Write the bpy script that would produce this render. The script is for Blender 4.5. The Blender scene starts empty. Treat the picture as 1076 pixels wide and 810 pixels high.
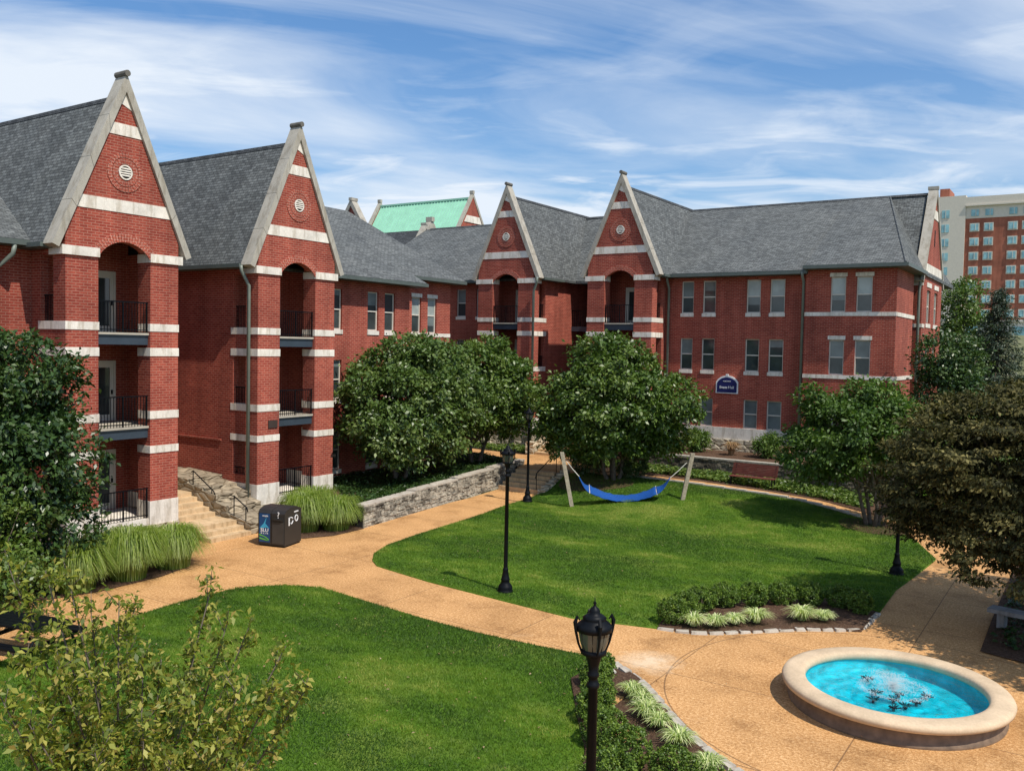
import bpy, math, random
import numpy as np
from mathutils import Vector, Matrix
random.seed(7); RNG = np.random.default_rng(7)
PI = math.pi; R = math.radians
scene = bpy.context.scene; COL = scene.collection

# ------------------------------------------------------------------ materials
MATS = {}
class NT:
    def __init__(s, name):
        m = bpy.data.materials.new(name); m.use_nodes = True
        s.m = m; s.t = m.node_tree; s.n = s.t.nodes; s.l = s.t.links
        s.b = s.n['Principled BSDF']; s.out = s.n['Material Output']
    def N(s, ty, **k):
        n = s.n.new(ty)
        for a, v in k.items():
            if hasattr(n, a) and not a.startswith('i_'): setattr(n, a, v)
            else: n.inputs[a[2:].replace('_', ' ')].default_value = v
        return n
    def L(s, a, b): s.l.new(a, b)
    def coord(s, out='Object'): return s.N('ShaderNodeTexCoord').outputs[out]
    def noise(s, scale, detail=4, vec=None, rough=.55):
        n = s.N('ShaderNodeTexNoise'); n.inputs['Scale'].default_value = scale
        n.inputs['Detail'].default_value = detail; n.inputs['Roughness'].default_value = rough
        s.L(vec if vec else s.coord(), n.inputs['Vector']); return n.outputs['Fac']
    def ramp(s, fac, stops):
        r = s.N('ShaderNodeValToRGB'); e = r.color_ramp.elements
        while len(e) < len(stops): e.new(.5)
        for i, (p, c) in enumerate(stops):
            e[i].position = p; e[i].color = (*c, 1) if len(c) == 3 else c
        s.L(fac, r.inputs['Fac']); return r.outputs['Color']
    def mix(s, fac, a, b, mode='MIX'):
        n = s.N('ShaderNodeMix'); n.data_type = 'RGBA'; n.blend_type = mode
        for i, v in ((0, fac), (6, a), (7, b)):
            if isinstance(v, (int, float)): n.inputs[i].default_value = v
            elif isinstance(v, tuple): n.inputs[i].default_value = (*v, 1)
            else: s.L(v, n.inputs[i])
        return n.outputs[2]
    def math(s, op, a, b=0.0):
        n = s.N('ShaderNodeMath'); n.operation = op
        for i, v in enumerate((a, b)):
            if isinstance(v, (int, float)): n.inputs[i].default_value = v
            else: s.L(v, n.inputs[i])
        return n.outputs[0]
    def col(s, c):
        if isinstance(c, tuple): s.b.inputs['Base Color'].default_value = (*c, 1)
        else: s.L(c, s.b.inputs['Base Color'])
    def bump(s, h, strength=.5, dist=.02):
        b = s.N('ShaderNodeBump'); b.inputs['Strength'].default_value = strength; b.inputs['Distance'].default_value = dist
        s.L(h, b.inputs['Height']); s.L(b.outputs[0], s.b.inputs['Normal'])
    def fin(s, rough=.8, spec=.3, metal=0):
        s.b.inputs['Roughness'].default_value = rough; s.b.inputs['Specular IOR Level'].default_value = spec
        s.b.inputs['Metallic'].default_value = metal; MATS[s.m.name] = s.m; return s.m

def simple(name, c, rough=.6, spec=.4, metal=0, var=.12, scale=3):
    t = NT(name); n = t.noise(scale, 5)
    c2 = tuple(min(1, x*(1+var)) for x in c); c1 = tuple(x*(1-var) for x in c)
    t.col(t.ramp(n, [(.3, c1), (.7, c2)])); return t.fin(rough, spec, metal)

def m_brick(name, ca, cb, mortar, bw=.3, bh=.1):
    t = NT(name); uv = t.coord('UV')
    br = t.N('ShaderNodeTexBrick'); br.offset = .5
    t.L(uv, br.inputs['Vector'])
    for k, v in (('Scale', 1), ('Mortar Size', .010), ('Mortar Smooth', .25), ('Bias', -.1), ('Brick Width', bw), ('Row Height', bh)): br.inputs[k].default_value = v
    br.inputs['Color1'].default_value = (*ca, 1); br.inputs['Color2'].default_value = (*cb, 1); br.inputs['Mortar'].default_value = (*mortar, 1)
    big = t.noise(.35, 5); c = t.mix(.75, br.outputs['Color'], t.ramp(big, [(.3, (.68, .66, .66)), (.7, (1.3, 1.24, 1.2))]), 'MULTIPLY')
    fine = t.noise(14, 3); c = t.mix(.6, c, t.ramp(fine, [(.3, (.75, .75, .75)), (.7, (1.2, 1.2, 1.2))]), 'MULTIPLY')
    st = t.N('ShaderNodeMapping'); st.inputs['Scale'].default_value = (1.6, 1.6, .12); t.L(t.coord(), st.inputs[0])
    streak = t.noise(1, 5, st.outputs[0]); c = t.mix(.75, c, t.ramp(streak, [(.35, (.7, .68, .68)), (.6, (1.05, 1.05, 1.05))]), 'MULTIPLY')
    t.col(c); t.bump(t.math('SUBTRACT', 1.0, br.outputs['Fac']), .5, .01); return t.fin(.85, .25)
m_brick('red_brick', (.265, .045, .029), (.38, .083, .052), (.42, .20, .145), .26, .088)
m_brick('arch_brick', (.35, .08, .052), (.42, .11, .07), (.5, .28, .22), .2, .1)
m_brick('hotel_brick', (.33, .115, .07), (.36, .13, .08), (.36, .16, .11), .6, .2)

def m_shingle(name, base):
    t = NT(name); uv = t.coord('UV')
    br = t.N('ShaderNodeTexBrick'); br.offset = .5; t.L(uv, br.inputs['Vector'])
    for k, v in (('Scale', 1), ('Mortar Size', .016), ('Mortar Smooth', .6), ('Bias', 0), ('Brick Width', .27), ('Row Height', .13)): br.inputs[k].default_value = v
    a = tuple(x*.68 for x in base); b = tuple(x*1.35 for x in base); m = tuple(x*.3 for x in base)
    br.inputs['Color1'].default_value = (*a, 1); br.inputs['Color2'].default_value = (*b, 1); br.inputs['Mortar'].default_value = (*m, 1)
    g = t.noise(9, 4); c = t.mix(.8, br.outputs['Color'], t.ramp(g, [(.3, (.55, .56, .58)), (.7, (1.45, 1.45, 1.4))]), 'MULTIPLY')
    st = t.N('ShaderNodeMapping'); st.inputs['Scale'].default_value = (.9, .9, .25); t.L(t.coord(), st.inputs[0])
    l = t.noise(.6, 5, st.outputs[0]); c = t.mix(.6, c, t.ramp(l, [(.3, (.7, .72, .74)), (.7, (1.2, 1.18, 1.15))]), 'MULTIPLY')
    t.col(c); t.bump(br.outputs['Color'], .5, .02); return t.fin(.85, .3)
m_shingle('slate_shingles', (.115, .122, .122))
m_shingle('dark_shingles', (.06, .065, .07))

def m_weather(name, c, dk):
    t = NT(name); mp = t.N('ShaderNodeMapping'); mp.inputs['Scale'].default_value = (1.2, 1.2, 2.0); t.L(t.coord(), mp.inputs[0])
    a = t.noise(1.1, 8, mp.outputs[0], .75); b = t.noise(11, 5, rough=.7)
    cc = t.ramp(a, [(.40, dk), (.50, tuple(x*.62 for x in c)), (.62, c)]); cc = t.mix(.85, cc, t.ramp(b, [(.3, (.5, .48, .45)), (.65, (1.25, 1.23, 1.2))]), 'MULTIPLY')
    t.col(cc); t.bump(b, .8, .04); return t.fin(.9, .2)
def m_stone(name, c, rub=False, sc=1.0, clean=False):
    t = NT(name)
    if rub:
        mp = t.N('ShaderNodeMapping'); mp.inputs['Scale'].default_value = (2.2*sc, 2.2*sc, 5.5*sc); t.L(t.coord(), mp.inputs[0])
        nz = t.N('ShaderNodeTexNoise'); nz.inputs['Scale'].default_value = 1.2; t.L(mp.outputs[0], nz.inputs[0])
        ad = t.mix(.18, mp.outputs[0], nz.outputs['Color'])
        v = t.N('ShaderNodeTexVoronoi'); v.feature = 'DISTANCE_TO_EDGE'; v.inputs['Scale'].default_value = 1.3; t.L(ad, v.inputs['Vector'])
        v2 = t.N('ShaderNodeTexVoronoi'); v2.inputs['Scale'].default_value = 1.3; t.L(ad, v2.inputs['Vector'])
        edge = t.ramp(v.outputs[0], [(.0, (.42, .38, .33)), (.07, (1, 1, 1))])
        sv = t.N('ShaderNodeSeparateColor'); t.L(v2.outputs['Color'], sv.inputs[0]); cc = t.mix(.8, c, t.ramp(sv.outputs[0], [(0, (.62, .6, .56)), (1, (1.25, 1.2, 1.12))]), 'MULTIPLY')
        cc = t.mix(.9, cc, edge, 'MULTIPLY')
        n = t.noise(4, 6); cc = t.mix(.7, cc, t.ramp(n, [(.3, (.55, .53, .5)), (.65, (1.15, 1.13, 1.1))]), 'MULTIPLY')
        t.col(cc); t.bump(t.math('ADD', t.ramp(v.outputs[0], [(0, (0, 0, 0)), (.2, (1, 1, 1))]), t.math('MULTIPLY', n, .7)), 1, .06)
    else:
        n = t.noise(1.3, 7, rough=.65); n2 = t.noise(25, 3)
        cc = t.ramp(n, [(.25, tuple(x*.72 for x in c)), (.7, tuple(min(.9, x*1.1) for x in c))])
        st = t.N('ShaderNodeMapping'); st.inputs['Scale'].default_value = (3, 3, .5); t.L(t.coord(), st.inputs[0]); n3 = t.noise(1.5, 6, st.outputs[0], .7); cc = t.mix(.15 if clean else .7, cc, t.ramp(n3, [(.38, (.62, .58, .52)), (.52, (1, 1, 1))]), 'MULTIPLY')
        t.col(t.mix(.3, cc, t.ramp(n2, [(.3, (.7, .7, .7)), (.7, (1.2, 1.2, 1.2))]), 'MULTIPLY')); t.bump(n2, .2, .01)
    return t.fin(.85, .25)
m_stone('white_limestone', (.80, .74, .65)); m_stone('grey_coping', (.42, .39, .33))
m_stone('rubble_limestone', (.62, .56, .44), True, .8); m_stone('shaded_rubble', (.36, .31, .235), True, .8); m_weather('course_stone', (.56, .52, .43), (.10, .09, .075)); m_weather('course_stone_dark', (.30, .26, .20), (.06, .05, .04)); m_stone('weathered_rubble', (.42, .39, .33), True, 1.2)  # cheek wall gets a darker rubble copy with its shade painted into the colour
m_stone('dark_rubble', (.24, .20, .165), True, 1.5); m_stone('fountain_rim', (.60, .46, .31), clean=True); m_stone('step_stone', (.60, .43, .25))
m_stone('kerb_stone', (.5, .45, .38)); m_stone('bench_stone', (.3, .3, .3)); m_stone('finial_stone', (.16, .15, .13))

def m_path():
    t = NT('aggregate_paving')
    v = t.noise(17, 6, rough=.85); v3 = t.noise(55, 3, rough=.9)
    c = t.ramp(v, [(.34, (.25, .115, .040)), (.5, (.50, .27, .105)), (.66, (.76, .50, .26))])
    c = t.mix(.7, c, t.ramp(v3, [(.35, (.52, .50, .46)), (.65, (1.5, 1.5, 1.5))]), 'MULTIPLY')
    big = t.noise(.45, 6); c = t.mix(.9, c, t.ramp(big, [(.3, (.78, .75, .70)), (.65, (1.12, 1.12, 1.12))]), 'MULTIPLY')
    # expansion joints: parallel saw cuts every few metres in two directions
    sp = t.N('ShaderNodeSeparateXYZ'); t.L(t.coord(), sp.inputs[0])
    def joint(ax, per, off):
        q = t.math('ADD', t.math('MULTIPLY', ax, 1/per), off); fr = t.math('FRACT', q)
        return t.math('LESS_THAN', t.math('ABSOLUTE', t.math('SUBTRACT', fr, .5)), .013/per)
    jx = joint(sp.outputs[0], 4.1, .33); jy = joint(sp.outputs[1], 3.3, .12)
    j = t.math('MAXIMUM', jx, jy)
    dx = t.math('ADD', sp.outputs[0], 3.11); dy = t.math('SUBTRACT', sp.outputs[1], 18.78); rr_ = t.math('SQRT', t.math('ADD', t.math('MULTIPLY', dx, dx), t.math('MULTIPLY', dy, dy)))
    ring = t.math('LESS_THAN', t.math('ABSOLUTE', t.math('SUBTRACT', rr_, 4.5)), .016); inn_ = t.math('LESS_THAN', rr_, 4.5)
    j = t.math('MAXIMUM', t.math('MULTIPLY', j, t.math('SUBTRACT', 1.0, t.math('MULTIPLY', inn_, t.math('GREATER_THAN', rr_, 99.0)))), ring); c = t.mix(t.math('MULTIPLY', j, .7), c, (.14, .075, .035))
    blot = t.noise(.9, 7, rough=.75); c = t.mix(.8, c, t.ramp(blot, [(.33, (.70, .66, .62)), (.48, (1, 1, 1))]), 'MULTIPLY')
    ux = t.math('ADD', sp.outputs[0], 8.1); uy = t.math('SUBTRACT', sp.outputs[1], 18.1); ur = t.math('SQRT', t.math('ADD', t.math('MULTIPLY', ux, ux), t.math('MULTIPLY', uy, uy)))
    um = t.math('MULTIPLY', t.math('SUBTRACT', 1.0, t.math('MINIMUM', t.math('MULTIPLY', ur, .8), 1.0)), t.noise(2.6, 5, rough=.7)); c = t.mix(t.ramp(um, [(.16, (0, 0, 0)), (.48, (.6, .6, .6))]), c, (.74, .62, .45))
    wet = t.noise(1.1, 6, rough=.7); c = t.mix(t.ramp(wet, [(.62, (0, 0, 0)), (.75, (.35, .35, .35))]), c, (.62, .42, .24))
    t.col(c); t.bump(v, .35, .01); return t.fin(.85, .25)
m_path()

def m_grass(name, a, b, cdry):
    t = NT(name); n1 = t.noise(.55, 6, rough=.65); n2 = t.noise(7, 5, rough=.7); n3 = t.noise(60, 2)
    c = t.ramp(n2, [(.3, a), (.7, b)])
    c = t.mix(t.ramp(n1, [(.5, (0, 0, 0)), (.72, (.75, .75, .75))]), c, cdry)
    c = t.mix(.6, c, t.ramp(n3, [(.3, (.6, .6, .6)), (.7, (1.4, 1.4, 1.4))]), 'MULTIPLY')
    t.col(c); t.bump(n3, .6, .03); return t.fin(.9, .15)
m_grass('lawn_turf', (.045, .105, .008), (.10, .19, .016), (.21, .25, .05))
m_grass('far_ground', (.10, .11, .05), (.17, .18, .09), (.26, .23, .15))
def m_mulch():
    t = NT('mulch'); n = t.noise(22, 4, rough=.8); t.col(t.ramp(n, [(.3, (.035, .02, .013)), (.55, (.12, .07, .045)), (.75, (.28, .19, .13))])); t.bump(n, 1, .05); return t.fin(.95, .1)
m_mulch()

def m_leaf(name, cols, trans=.35, rough=.5, spec=.4):
    t = NT(name); at = t.N('ShaderNodeAttribute'); at.attribute_name = 'rnd'
    st = [(i/(len(cols)-1), c) for i, c in enumerate(cols)]
    c = t.ramp(at.outputs['Fac'], st)
    t.col(c); t.fin(rough, spec)
    tr = t.N('ShaderNodeBsdfTranslucent'); t.L(t.mix(1, c, (1.3, 1.5, .7), 'MULTIPLY'), tr.inputs[0])
    mx = t.N('ShaderNodeMixShader'); mx.inputs[0].default_value = trans
    t.L(t.b.outputs[0], mx.inputs[1]); t.L(tr.outputs[0], mx.inputs[2]); t.L(mx.outputs[0], t.out.inputs[0]); return t.m
m_leaf('leaf_mid', [(.040, .085, .012), (.080, .140, .020), (.115, .17, .028), (.20, .25, .07)], .2, .42, .5)
m_leaf('leaf_dark', [(.022, .052, .013), (.045, .09, .019), (.11, .16, .045)], .15, .38, .5)
m_leaf('leaf_grey', [(.040, .080, .014), (.075, .13, .024), (.11, .165, .034), (.22, .27, .09)], .18, .42, .5)
m_leaf('leaf_maple', [(.022, .020, .009), (.045, .048, .016), (.12, .105, .036), (.32, .28, .11)], .15, .65, .15)
m_leaf('leaf_sapling', [(.08, .12, .014), (.16, .20, .026), (.26, .29, .045), (.42, .40, .09), (.38, .26, .09)], .4)
m_leaf('leaf_bright', [(.045, .095, .014), (.08, .145, .022), (.19, .26, .05)], .25)
m_leaf('leaf_box', [(.045, .09, .012), (.10, .17, .02), (.24, .33, .04)], .2)
m_leaf('leaf_spruce', [(.022, .042, .028), (.042, .068, .042), (.075, .10, .06)], .15)
m_leaf('leaf_dry', [(.25, .16, .08), (.38, .22, .12), (.45, .33, .2)], .3)
m_leaf('blade_lawn', [(.040, .095, .006), (.085, .165, .010), (.16, .25, .018), (.36, .37, .08)], .3, .6)
m_leaf('blade_ornamental', [(.11, .17, .025), (.18, .26, .035), (.28, .36, .06), (.40, .45, .18)], .45)
m_leaf('blade_liriope', [(.16, .26, .05), (.5, .56, .22), (.8, .8, .5)], .3)
m_leaf('ivy', [(.020, .048, .012), (.035, .075, .017), (.06, .11, .025)], .25)
simple('bark', (.13, .10, .075), .9, .2, var=.35, scale=9)
simple('bark_grey', (.12, .10, .08), .9, .2, var=.35, scale=9)
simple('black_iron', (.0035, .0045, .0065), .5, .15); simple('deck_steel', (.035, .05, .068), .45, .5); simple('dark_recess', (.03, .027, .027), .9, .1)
simple('gutter_metal', (.085, .105, .095), .5, .5); simple('pipe_metal', (.16, .185, .155), .5, .5); simple('frame_paint', (.62, .58, .50), .6, .3, var=.06)
simple('pvc_white', (.7, .68, .62), .5); simple('concrete', (.42, .38, .31), .85, .2); simple('copper_green', (.30, .58, .43), .6, .3, var=.08, scale=1.5)
simple('wood_grey', (.36, .31, .23), .85, .2, var=.3, scale=14); simple('rope', (.6, .57, .5), .9, .1)
simple('bench_red', (.15, .045, .034), .6, .3, var=.2); simple('bin_plastic', (.022, .022, .022), .45, .5); simple('bin_panel', (.045, .043, .04), .5, .4)
simple('decal_white', (.75, .76, .76), .5); simple('decal_blue', (.012, .06, .17), .4); simple('decal_sky', (.05, .35, .55), .4); simple('decal_green', (.12, .42, .05), .4)
simple('sign_blue', (.010, .014, .095), .4, .5, var=.03); simple('hotel_stone', (.60, .55, .46), .85, .2, var=.06); simple('plaque', (.05, .035, .03), .4)
simple('basin_cyan', (.014, .52, .64), .5, .3, var=.35, scale=3.0); simple('fountain_side', (.17, .115, .075), .6, .4, var=.3, scale=6)
simple('tap_blue', (.03, .22, .6), .5)
def m_hammock():
    t = NT('hammock_blue'); uv = t.coord(); w = t.N('ShaderNodeTexChecker'); w.inputs['Scale'].default_value = 45
    w.inputs[1].default_value = (.006, .045, .20, 1); w.inputs[2].default_value = (.012, .085, .31, 1); t.L(uv, w.inputs[0]); t.col(w.outputs[0]); return t.fin(.8, .2)
m_hammock()
def m_pane(name, c, rough=.06):
    t = NT(name); n = t.noise(.9, 3); t.col(t.ramp(n, [(.3, tuple(x*.6 for x in c)), (.7, tuple(x*1.3 for x in c))])); return t.fin(rough, .7)
m_pane('dark_glass', (.045, .058, .058)); m_pane('blind', (.34, .38, .36), .15); m_pane('blind_grey', (.16, .19, .185), .12); m_pane('hotel_glass', (.22, .42, .45), .2); m_pane('lamp_glass', (.06, .07, .06), .12)
def m_water():
    t = NT('water'); n = t.noise(7, 6, rough=.65); b = t.N('ShaderNodeBump'); b.inputs['Strength'].default_value = .8; b.inputs['Distance'].default_value = .05; t.L(n, b.inputs['Height'])
    g = t.N('ShaderNodeBsdfGlossy'); g.inputs['Roughness'].default_value = .04; t.L(b.outputs[0], g.inputs['Normal'])
    tr = t.N('ShaderNodeBsdfTransparent'); tr.inputs[0].default_value = (.55, .97, .99, 1)
    fr = t.N('ShaderNodeFresnel'); fr.inputs[0].default_value = 1.33; t.L(b.outputs[0], fr.inputs['Normal'])
    f2 = t.math('ADD', fr.outputs[0], .0)
    mx = t.N('ShaderNodeMixShader'); t.L(f2, mx.inputs[0]); t.L(tr.outputs[0], mx.inputs[1]); t.L(g.outputs[0], mx.inputs[2]); t.L(mx.outputs[0], t.out.inputs[0]); return t.fin()
m_water()
def m_foam():
    t = NT('foam'); t.col((.8, .86, .88)); t.fin(.3, .5)
    tr = t.N('ShaderNodeBsdfTransparent'); mx = t.N('ShaderNodeMixShader'); mx.inputs[0].default_value = .4
    t.L(t.b.outputs[0], mx.inputs[1]); t.L(tr.outputs[0], mx.inputs[2]); t.L(mx.outputs[0], t.out.inputs[0])
m_foam()

# ------------------------------------------------------------------ mesh builder
class MB:
    def __init__(s): s.v = []; s.f = []; s.mi = []; s.cur = 0; s.mats = []
    def mat(s, name):
        if name not in s.mats: s.mats.append(name)
        s.cur = s.mats.index(name); return s
    def face(s, pts):
        i = len(s.v); s.v += [tuple(p) for p in pts]; s.f.append(tuple(range(i, i+len(pts)))); s.mi.append(s.cur)
    def box(s, x0, x1, y0, y1, z0, z1):
        if x0 > x1: x0, x1 = x1, x0
        if y0 > y1: y0, y1 = y1, y0
        i = len(s.v)
        s.v += [(x, y, z) for z in (z0, z1) for x, y in ((x0, y0), (x1, y0), (x1, y1), (x0, y1))]
        for q in ((3, 2, 1, 0), (4, 5, 6, 7), (0, 1, 5, 4), (1, 2, 6, 5), (2, 3, 7, 6), (3, 0, 4, 7)): s.f.append(tuple(i+k for k in q)); s.mi.append(s.cur)
        return s
    def hexa(s, p):     # 8 points: bottom loop ccw then top loop
        i = len(s.v); s.v += [tuple(q) for q in p]
        for q in ((3, 2, 1, 0), (4, 5, 6, 7), (0, 1, 5, 4), (1, 2, 6, 5), (2, 3, 7, 6), (3, 0, 4, 7)): s.f.append(tuple(i+k for k in q)); s.mi.append(s.cur)
    def bar(s, a, b, r, n=6, r2=None):
        a = Vector(a); b = Vector(b); d = (b-a).normalized(); u = d.orthogonal().normalized(); w = d.cross(u); r2 = r if r2 is None else r2
        i = len(s.v)
        for p, q in ((a, r), (b, r2)):
            for k in range(n):
                t = 2*PI*k/n; s.v.append(tuple(p+u*math.cos(t)*q+w*math.sin(t)*q))
        for k in range(n):
            s.f.append((i+k, i+(k+1) % n, i+n+(k+1) % n, i+n+k)); s.mi.append(s.cur)
        s.f.append(tuple(i+k for k in range(n))[::-1]); s.mi.append(s.cur); s.f.append(tuple(i+n+k for k in range(n))); s.mi.append(s.cur)
    def tube(s, pts, rad, n=6):
        pts = [Vector(p) for p in pts]; i0 = len(s.v); u = None
        for k, p in enumerate(pts):
            d = (pts[min(k+1, len(pts)-1)]-pts[max(k-1, 0)]).normalized()
            u = d.orthogonal().normalized() if u is None else (u-d*u.dot(d)).normalized()
            w = d.cross(u)
            for j in range(n):
                t = 2*PI*j/n; s.v.append(tuple(p+(u*math.cos(t)+w*math.sin(t))*rad[k]))
        for k in range(len(pts)-1):
            for j in range(n):
                a = i0+k*n+j; b = i0+k*n+(j+1) % n; s.f.append((a, b, b+n, a+n)); s.mi.append(s.cur)
        s.f.append(tuple(i0+j for j in range(n))[::-1]); s.mi.append(s.cur)
        s.f.append(tuple(i0+(len(pts)-1)*n+j for j in range(n))); s.mi.append(s.cur)
    def lathe(s, prof, n=24, c=(0, 0)):
        i0 = len(s.v)
        for r, z in prof:
            for j in range(n):
                t = 2*PI*j/n; s.v.append((c[0]+r*math.cos(t), c[1]+r*math.sin(t), z))
        for k in range(len(prof)-1):
            for j in range(n):
                a = i0+k*n+j; b = i0+k*n+(j+1) % n; s.f.append((a, b, b+n, a+n)); s.mi.append(s.cur)
    def prism(s, poly, ax, a, b):
        """extrude polygon (list of 2-tuples) along axis ax ('x','y','z') between a and b"""
        def P(p, t): return (t, p[0], p[1]) if ax == 'x' else ((p[0], t, p[1]) if ax == 'y' else (p[0], p[1], t))
        s.face([P(p, a) for p in poly]); s.face([P(p, b) for p in poly][::-1])
        for k in range(len(poly)):
            p, q = poly[k], poly[(k+1) % len(poly)]; s.face([P(p, a), P(p, b), P(q, b), P(q, a)])
    def wall(s, u0, u1, z0, z1, holes, w0, w1, reveal=True):
        """wall slab front at w0 (facing -w) thickness to w1, rectangular holes [(a,b,c,d)]"""
        us = sorted({u0, u1, *[h[0] for h in holes], *[h[1] for h in holes]}); zs = sorted({z0, z1, *[h[2] for h in holes], *[h[3] for h in holes]})
        us = [u for u in us if u0 <= u <= u1]; zs = [z for z in zs if z0 <= z <= z1]
        inh = lambda u, z: any(h[0] < u < h[1] and h[2] < z < h[3] for h in holes)
        for a, b in zip(us, us[1:]):
            run = None
            for c, d in list(zip(zs, zs[1:]))+[(None, None)]:
                ok = c is not None and not inh((a+b)/2, (c+d)/2)
                if ok: run = (run[0], d) if run else (c, d)
                elif run:
                    c0, d0 = run; s.face([(a, w0, c0), (b, w0, c0), (b, w0, d0), (a, w0, d0)]); run = None
        for a, b, c, d in holes:
            s.face([(a, w0, c), (a, w0, d), (a, w1, d), (a, w1, c)]); s.face([(b, w0, d), (b, w0, c), (b, w1, c), (b, w1, d)])
            s.face([(a, w0, d), (b, w0, d), (b, w1, d), (a, w1, d)]); s.face([(b, w0, c), (a, w0, c), (a, w1, c), (b, w1, c)])
    def build(s, name, mat=None, parent=None, smooth=False, loc=None, rot=0, recalc=True, off=(0, 0, 0)):
        me = bpy.data.meshes.new(name)
        v = [(x-off[0], y-off[1], z-off[2]) for x, y, z in s.v]
        me.from_pydata(v, [], s.f)
        mats = s.mats if s.mats else [mat]
        if mat and not s.mats: mats = [mat]
        for m in mats: me.materials.append(MATS[m])
        if s.mats: me.polygons.foreach_set('material_index', s.mi)
        if recalc:
            import bmesh
            bm = bmesh.new(); bm.from_mesh(me); bmesh.ops.remove_doubles(bm, verts=bm.verts, dist=1e-5)
            bmesh.ops.recalc_face_normals(bm, faces=bm.faces); bm.to_mesh(me); bm.free()
        uvl = me.uv_layers.new(name='UVMap').data
        for p in me.polygons:
            n = p.normal; hz = math.hypot(n.x, n.y)
            for li in p.loop_indices:
                co = me.vertices[me.loops[li].vertex_index].co
                if hz < .15: uvl[li].uv = (co.x, co.y)
                else: uvl[li].uv = ((-n.y*co.x+n.x*co.y)/hz, co.z/hz)
            p.use_smooth = smooth
        o = bpy.data.objects.new(name, me); COL.objects.link(o)
        if parent: o.parent = parent
        if loc: o.location = loc
        o.rotation_euler.z = rot
        return o

def tag(o, label=None, cat=None, group=None, kind=None):
    if label: o['label'] = label
    if cat: o['category'] = cat
    if group: o['group'] = group
    if kind: o['kind'] = kind
    return o
def empty(name, loc, rz=0, **k):
    o = bpy.data.objects.new(name, None); COL.objects.link(o); o.location = loc; o.rotation_euler.z = rz; o.empty_display_size = .2
    return tag(o, **k)
def copy_tree(o, parent=None):
    c = o.copy(); COL.objects.link(c); c.parent = parent
    for ch in [x for x in bpy.data.objects if x.parent == o]: copy_tree(ch, c)
    return c

def raw_mesh(name, V, F, mat, parent=None, rnd=None, smooth=False):
    """V (n,3) F (m,k) numpy"""
    me = bpy.data.meshes.new(name); n = len(V); m, k = F.shape
    me.vertices.add(n); me.vertices.foreach_set('co', V.astype(np.float32).ravel())
    me.loops.add(m*k); me.loops.foreach_set('vertex_index', F.astype(np.int32).ravel())
    me.polygons.add(m); me.polygons.foreach_set('loop_start', np.arange(0, m*k, k, dtype=np.int32)); me.polygons.foreach_set('loop_total', np.full(m, k, np.int32))
    me.update(calc_edges=True)
    if rnd is not None:
        a = me.attributes.new('rnd', 'FLOAT', 'FACE'); a.data.foreach_set('value', rnd.astype(np.float32))
    me.materials.append(MATS[mat])
    o = bpy.data.objects.new(name, me); COL.objects.link(o)
    if parent: o.parent = parent
    return o

# ------------------------------------------------------------------ foliage
def norm(a): return a/np.maximum(np.linalg.norm(a, axis=1, keepdims=True), 1e-9)
def leaf_quads(P, axis, nrm, L, W):
    axis = norm(axis); side = norm(np.cross(nrm, axis)); nn = np.cross(axis, side)
    L = L[:, None]; W = W[:, None]
    a = P; b = P+axis*L*.5-side*W*.5+nn*W*.18; c = P+axis*L-nn*L*.12; d = P+axis*L*.5+side*W*.5+nn*W*.18
    V = np.stack([a, b, c, d], 1).reshape(-1, 3); F = np.arange(len(P)*4).reshape(-1, 4); return V, F
def crown_points(lobes, nclus, per, spread, shell=.55, flat=.75):
    lobes = np.array(lobes, float); vol = lobes[:, 3]*lobes[:, 4]*lobes[:, 5]; idx = RNG.choice(len(lobes), nclus, p=(vol**.7)/(vol**.7).sum())
    d = norm(RNG.normal(size=(nclus, 3))); r = shell+(1-shell)*RNG.random(nclus)**.6; r[RNG.random(nclus) < .2] *= .6
    C = lobes[idx, :3]+d*lobes[idx, 3:6]*r[:, None]
    out = norm(C-lobes[idx, :3]+np.array([0, 0, .15]))
    ci = np.repeat(np.arange(nclus), per); sp = spread*(.55+.9*RNG.random(nclus))[ci]
    off = RNG.normal(size=(len(ci), 3))*sp[:, None]*np.array([1, 1, flat])*.6
    P = C[ci]+off; return P, norm(out[ci]*.8+off/np.maximum(sp[:, None], .01)*.55), ci, C
def foliage(name, parent, mat, lobes, nclus, per, spread, L, W, shell=.55, flat=.75, zmin=.1, bias=0, droop=.2, clampx=None, nz_=.42):
    P, out, ci, C = crown_points(lobes, nclus, per, spread, shell, flat)
    k = P[:, 2] > zmin
    if clampx is not None: k &= clampx(P)
    P = P[k]; out = out[k]; ci = ci[k]; n = len(P)
    ax = out*.8+RNG.normal(size=(n, 3))*.6; ax[:, 2] -= droop
    nr = out*.95+RNG.normal(size=(n, 3))*nz_+np.array([0, 0, .45])
    s = .65+.7*RNG.random(n)
    V, F = leaf_quads(P, ax, nr, L*s, W*s)
    crand = RNG.random(ci.max()+1)
    rnd = np.clip(crand[ci]*.45+RNG.random(n)*.5+bias, 0, 1)
    return raw_mesh(name, V, F, mat, parent, rnd), C
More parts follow.
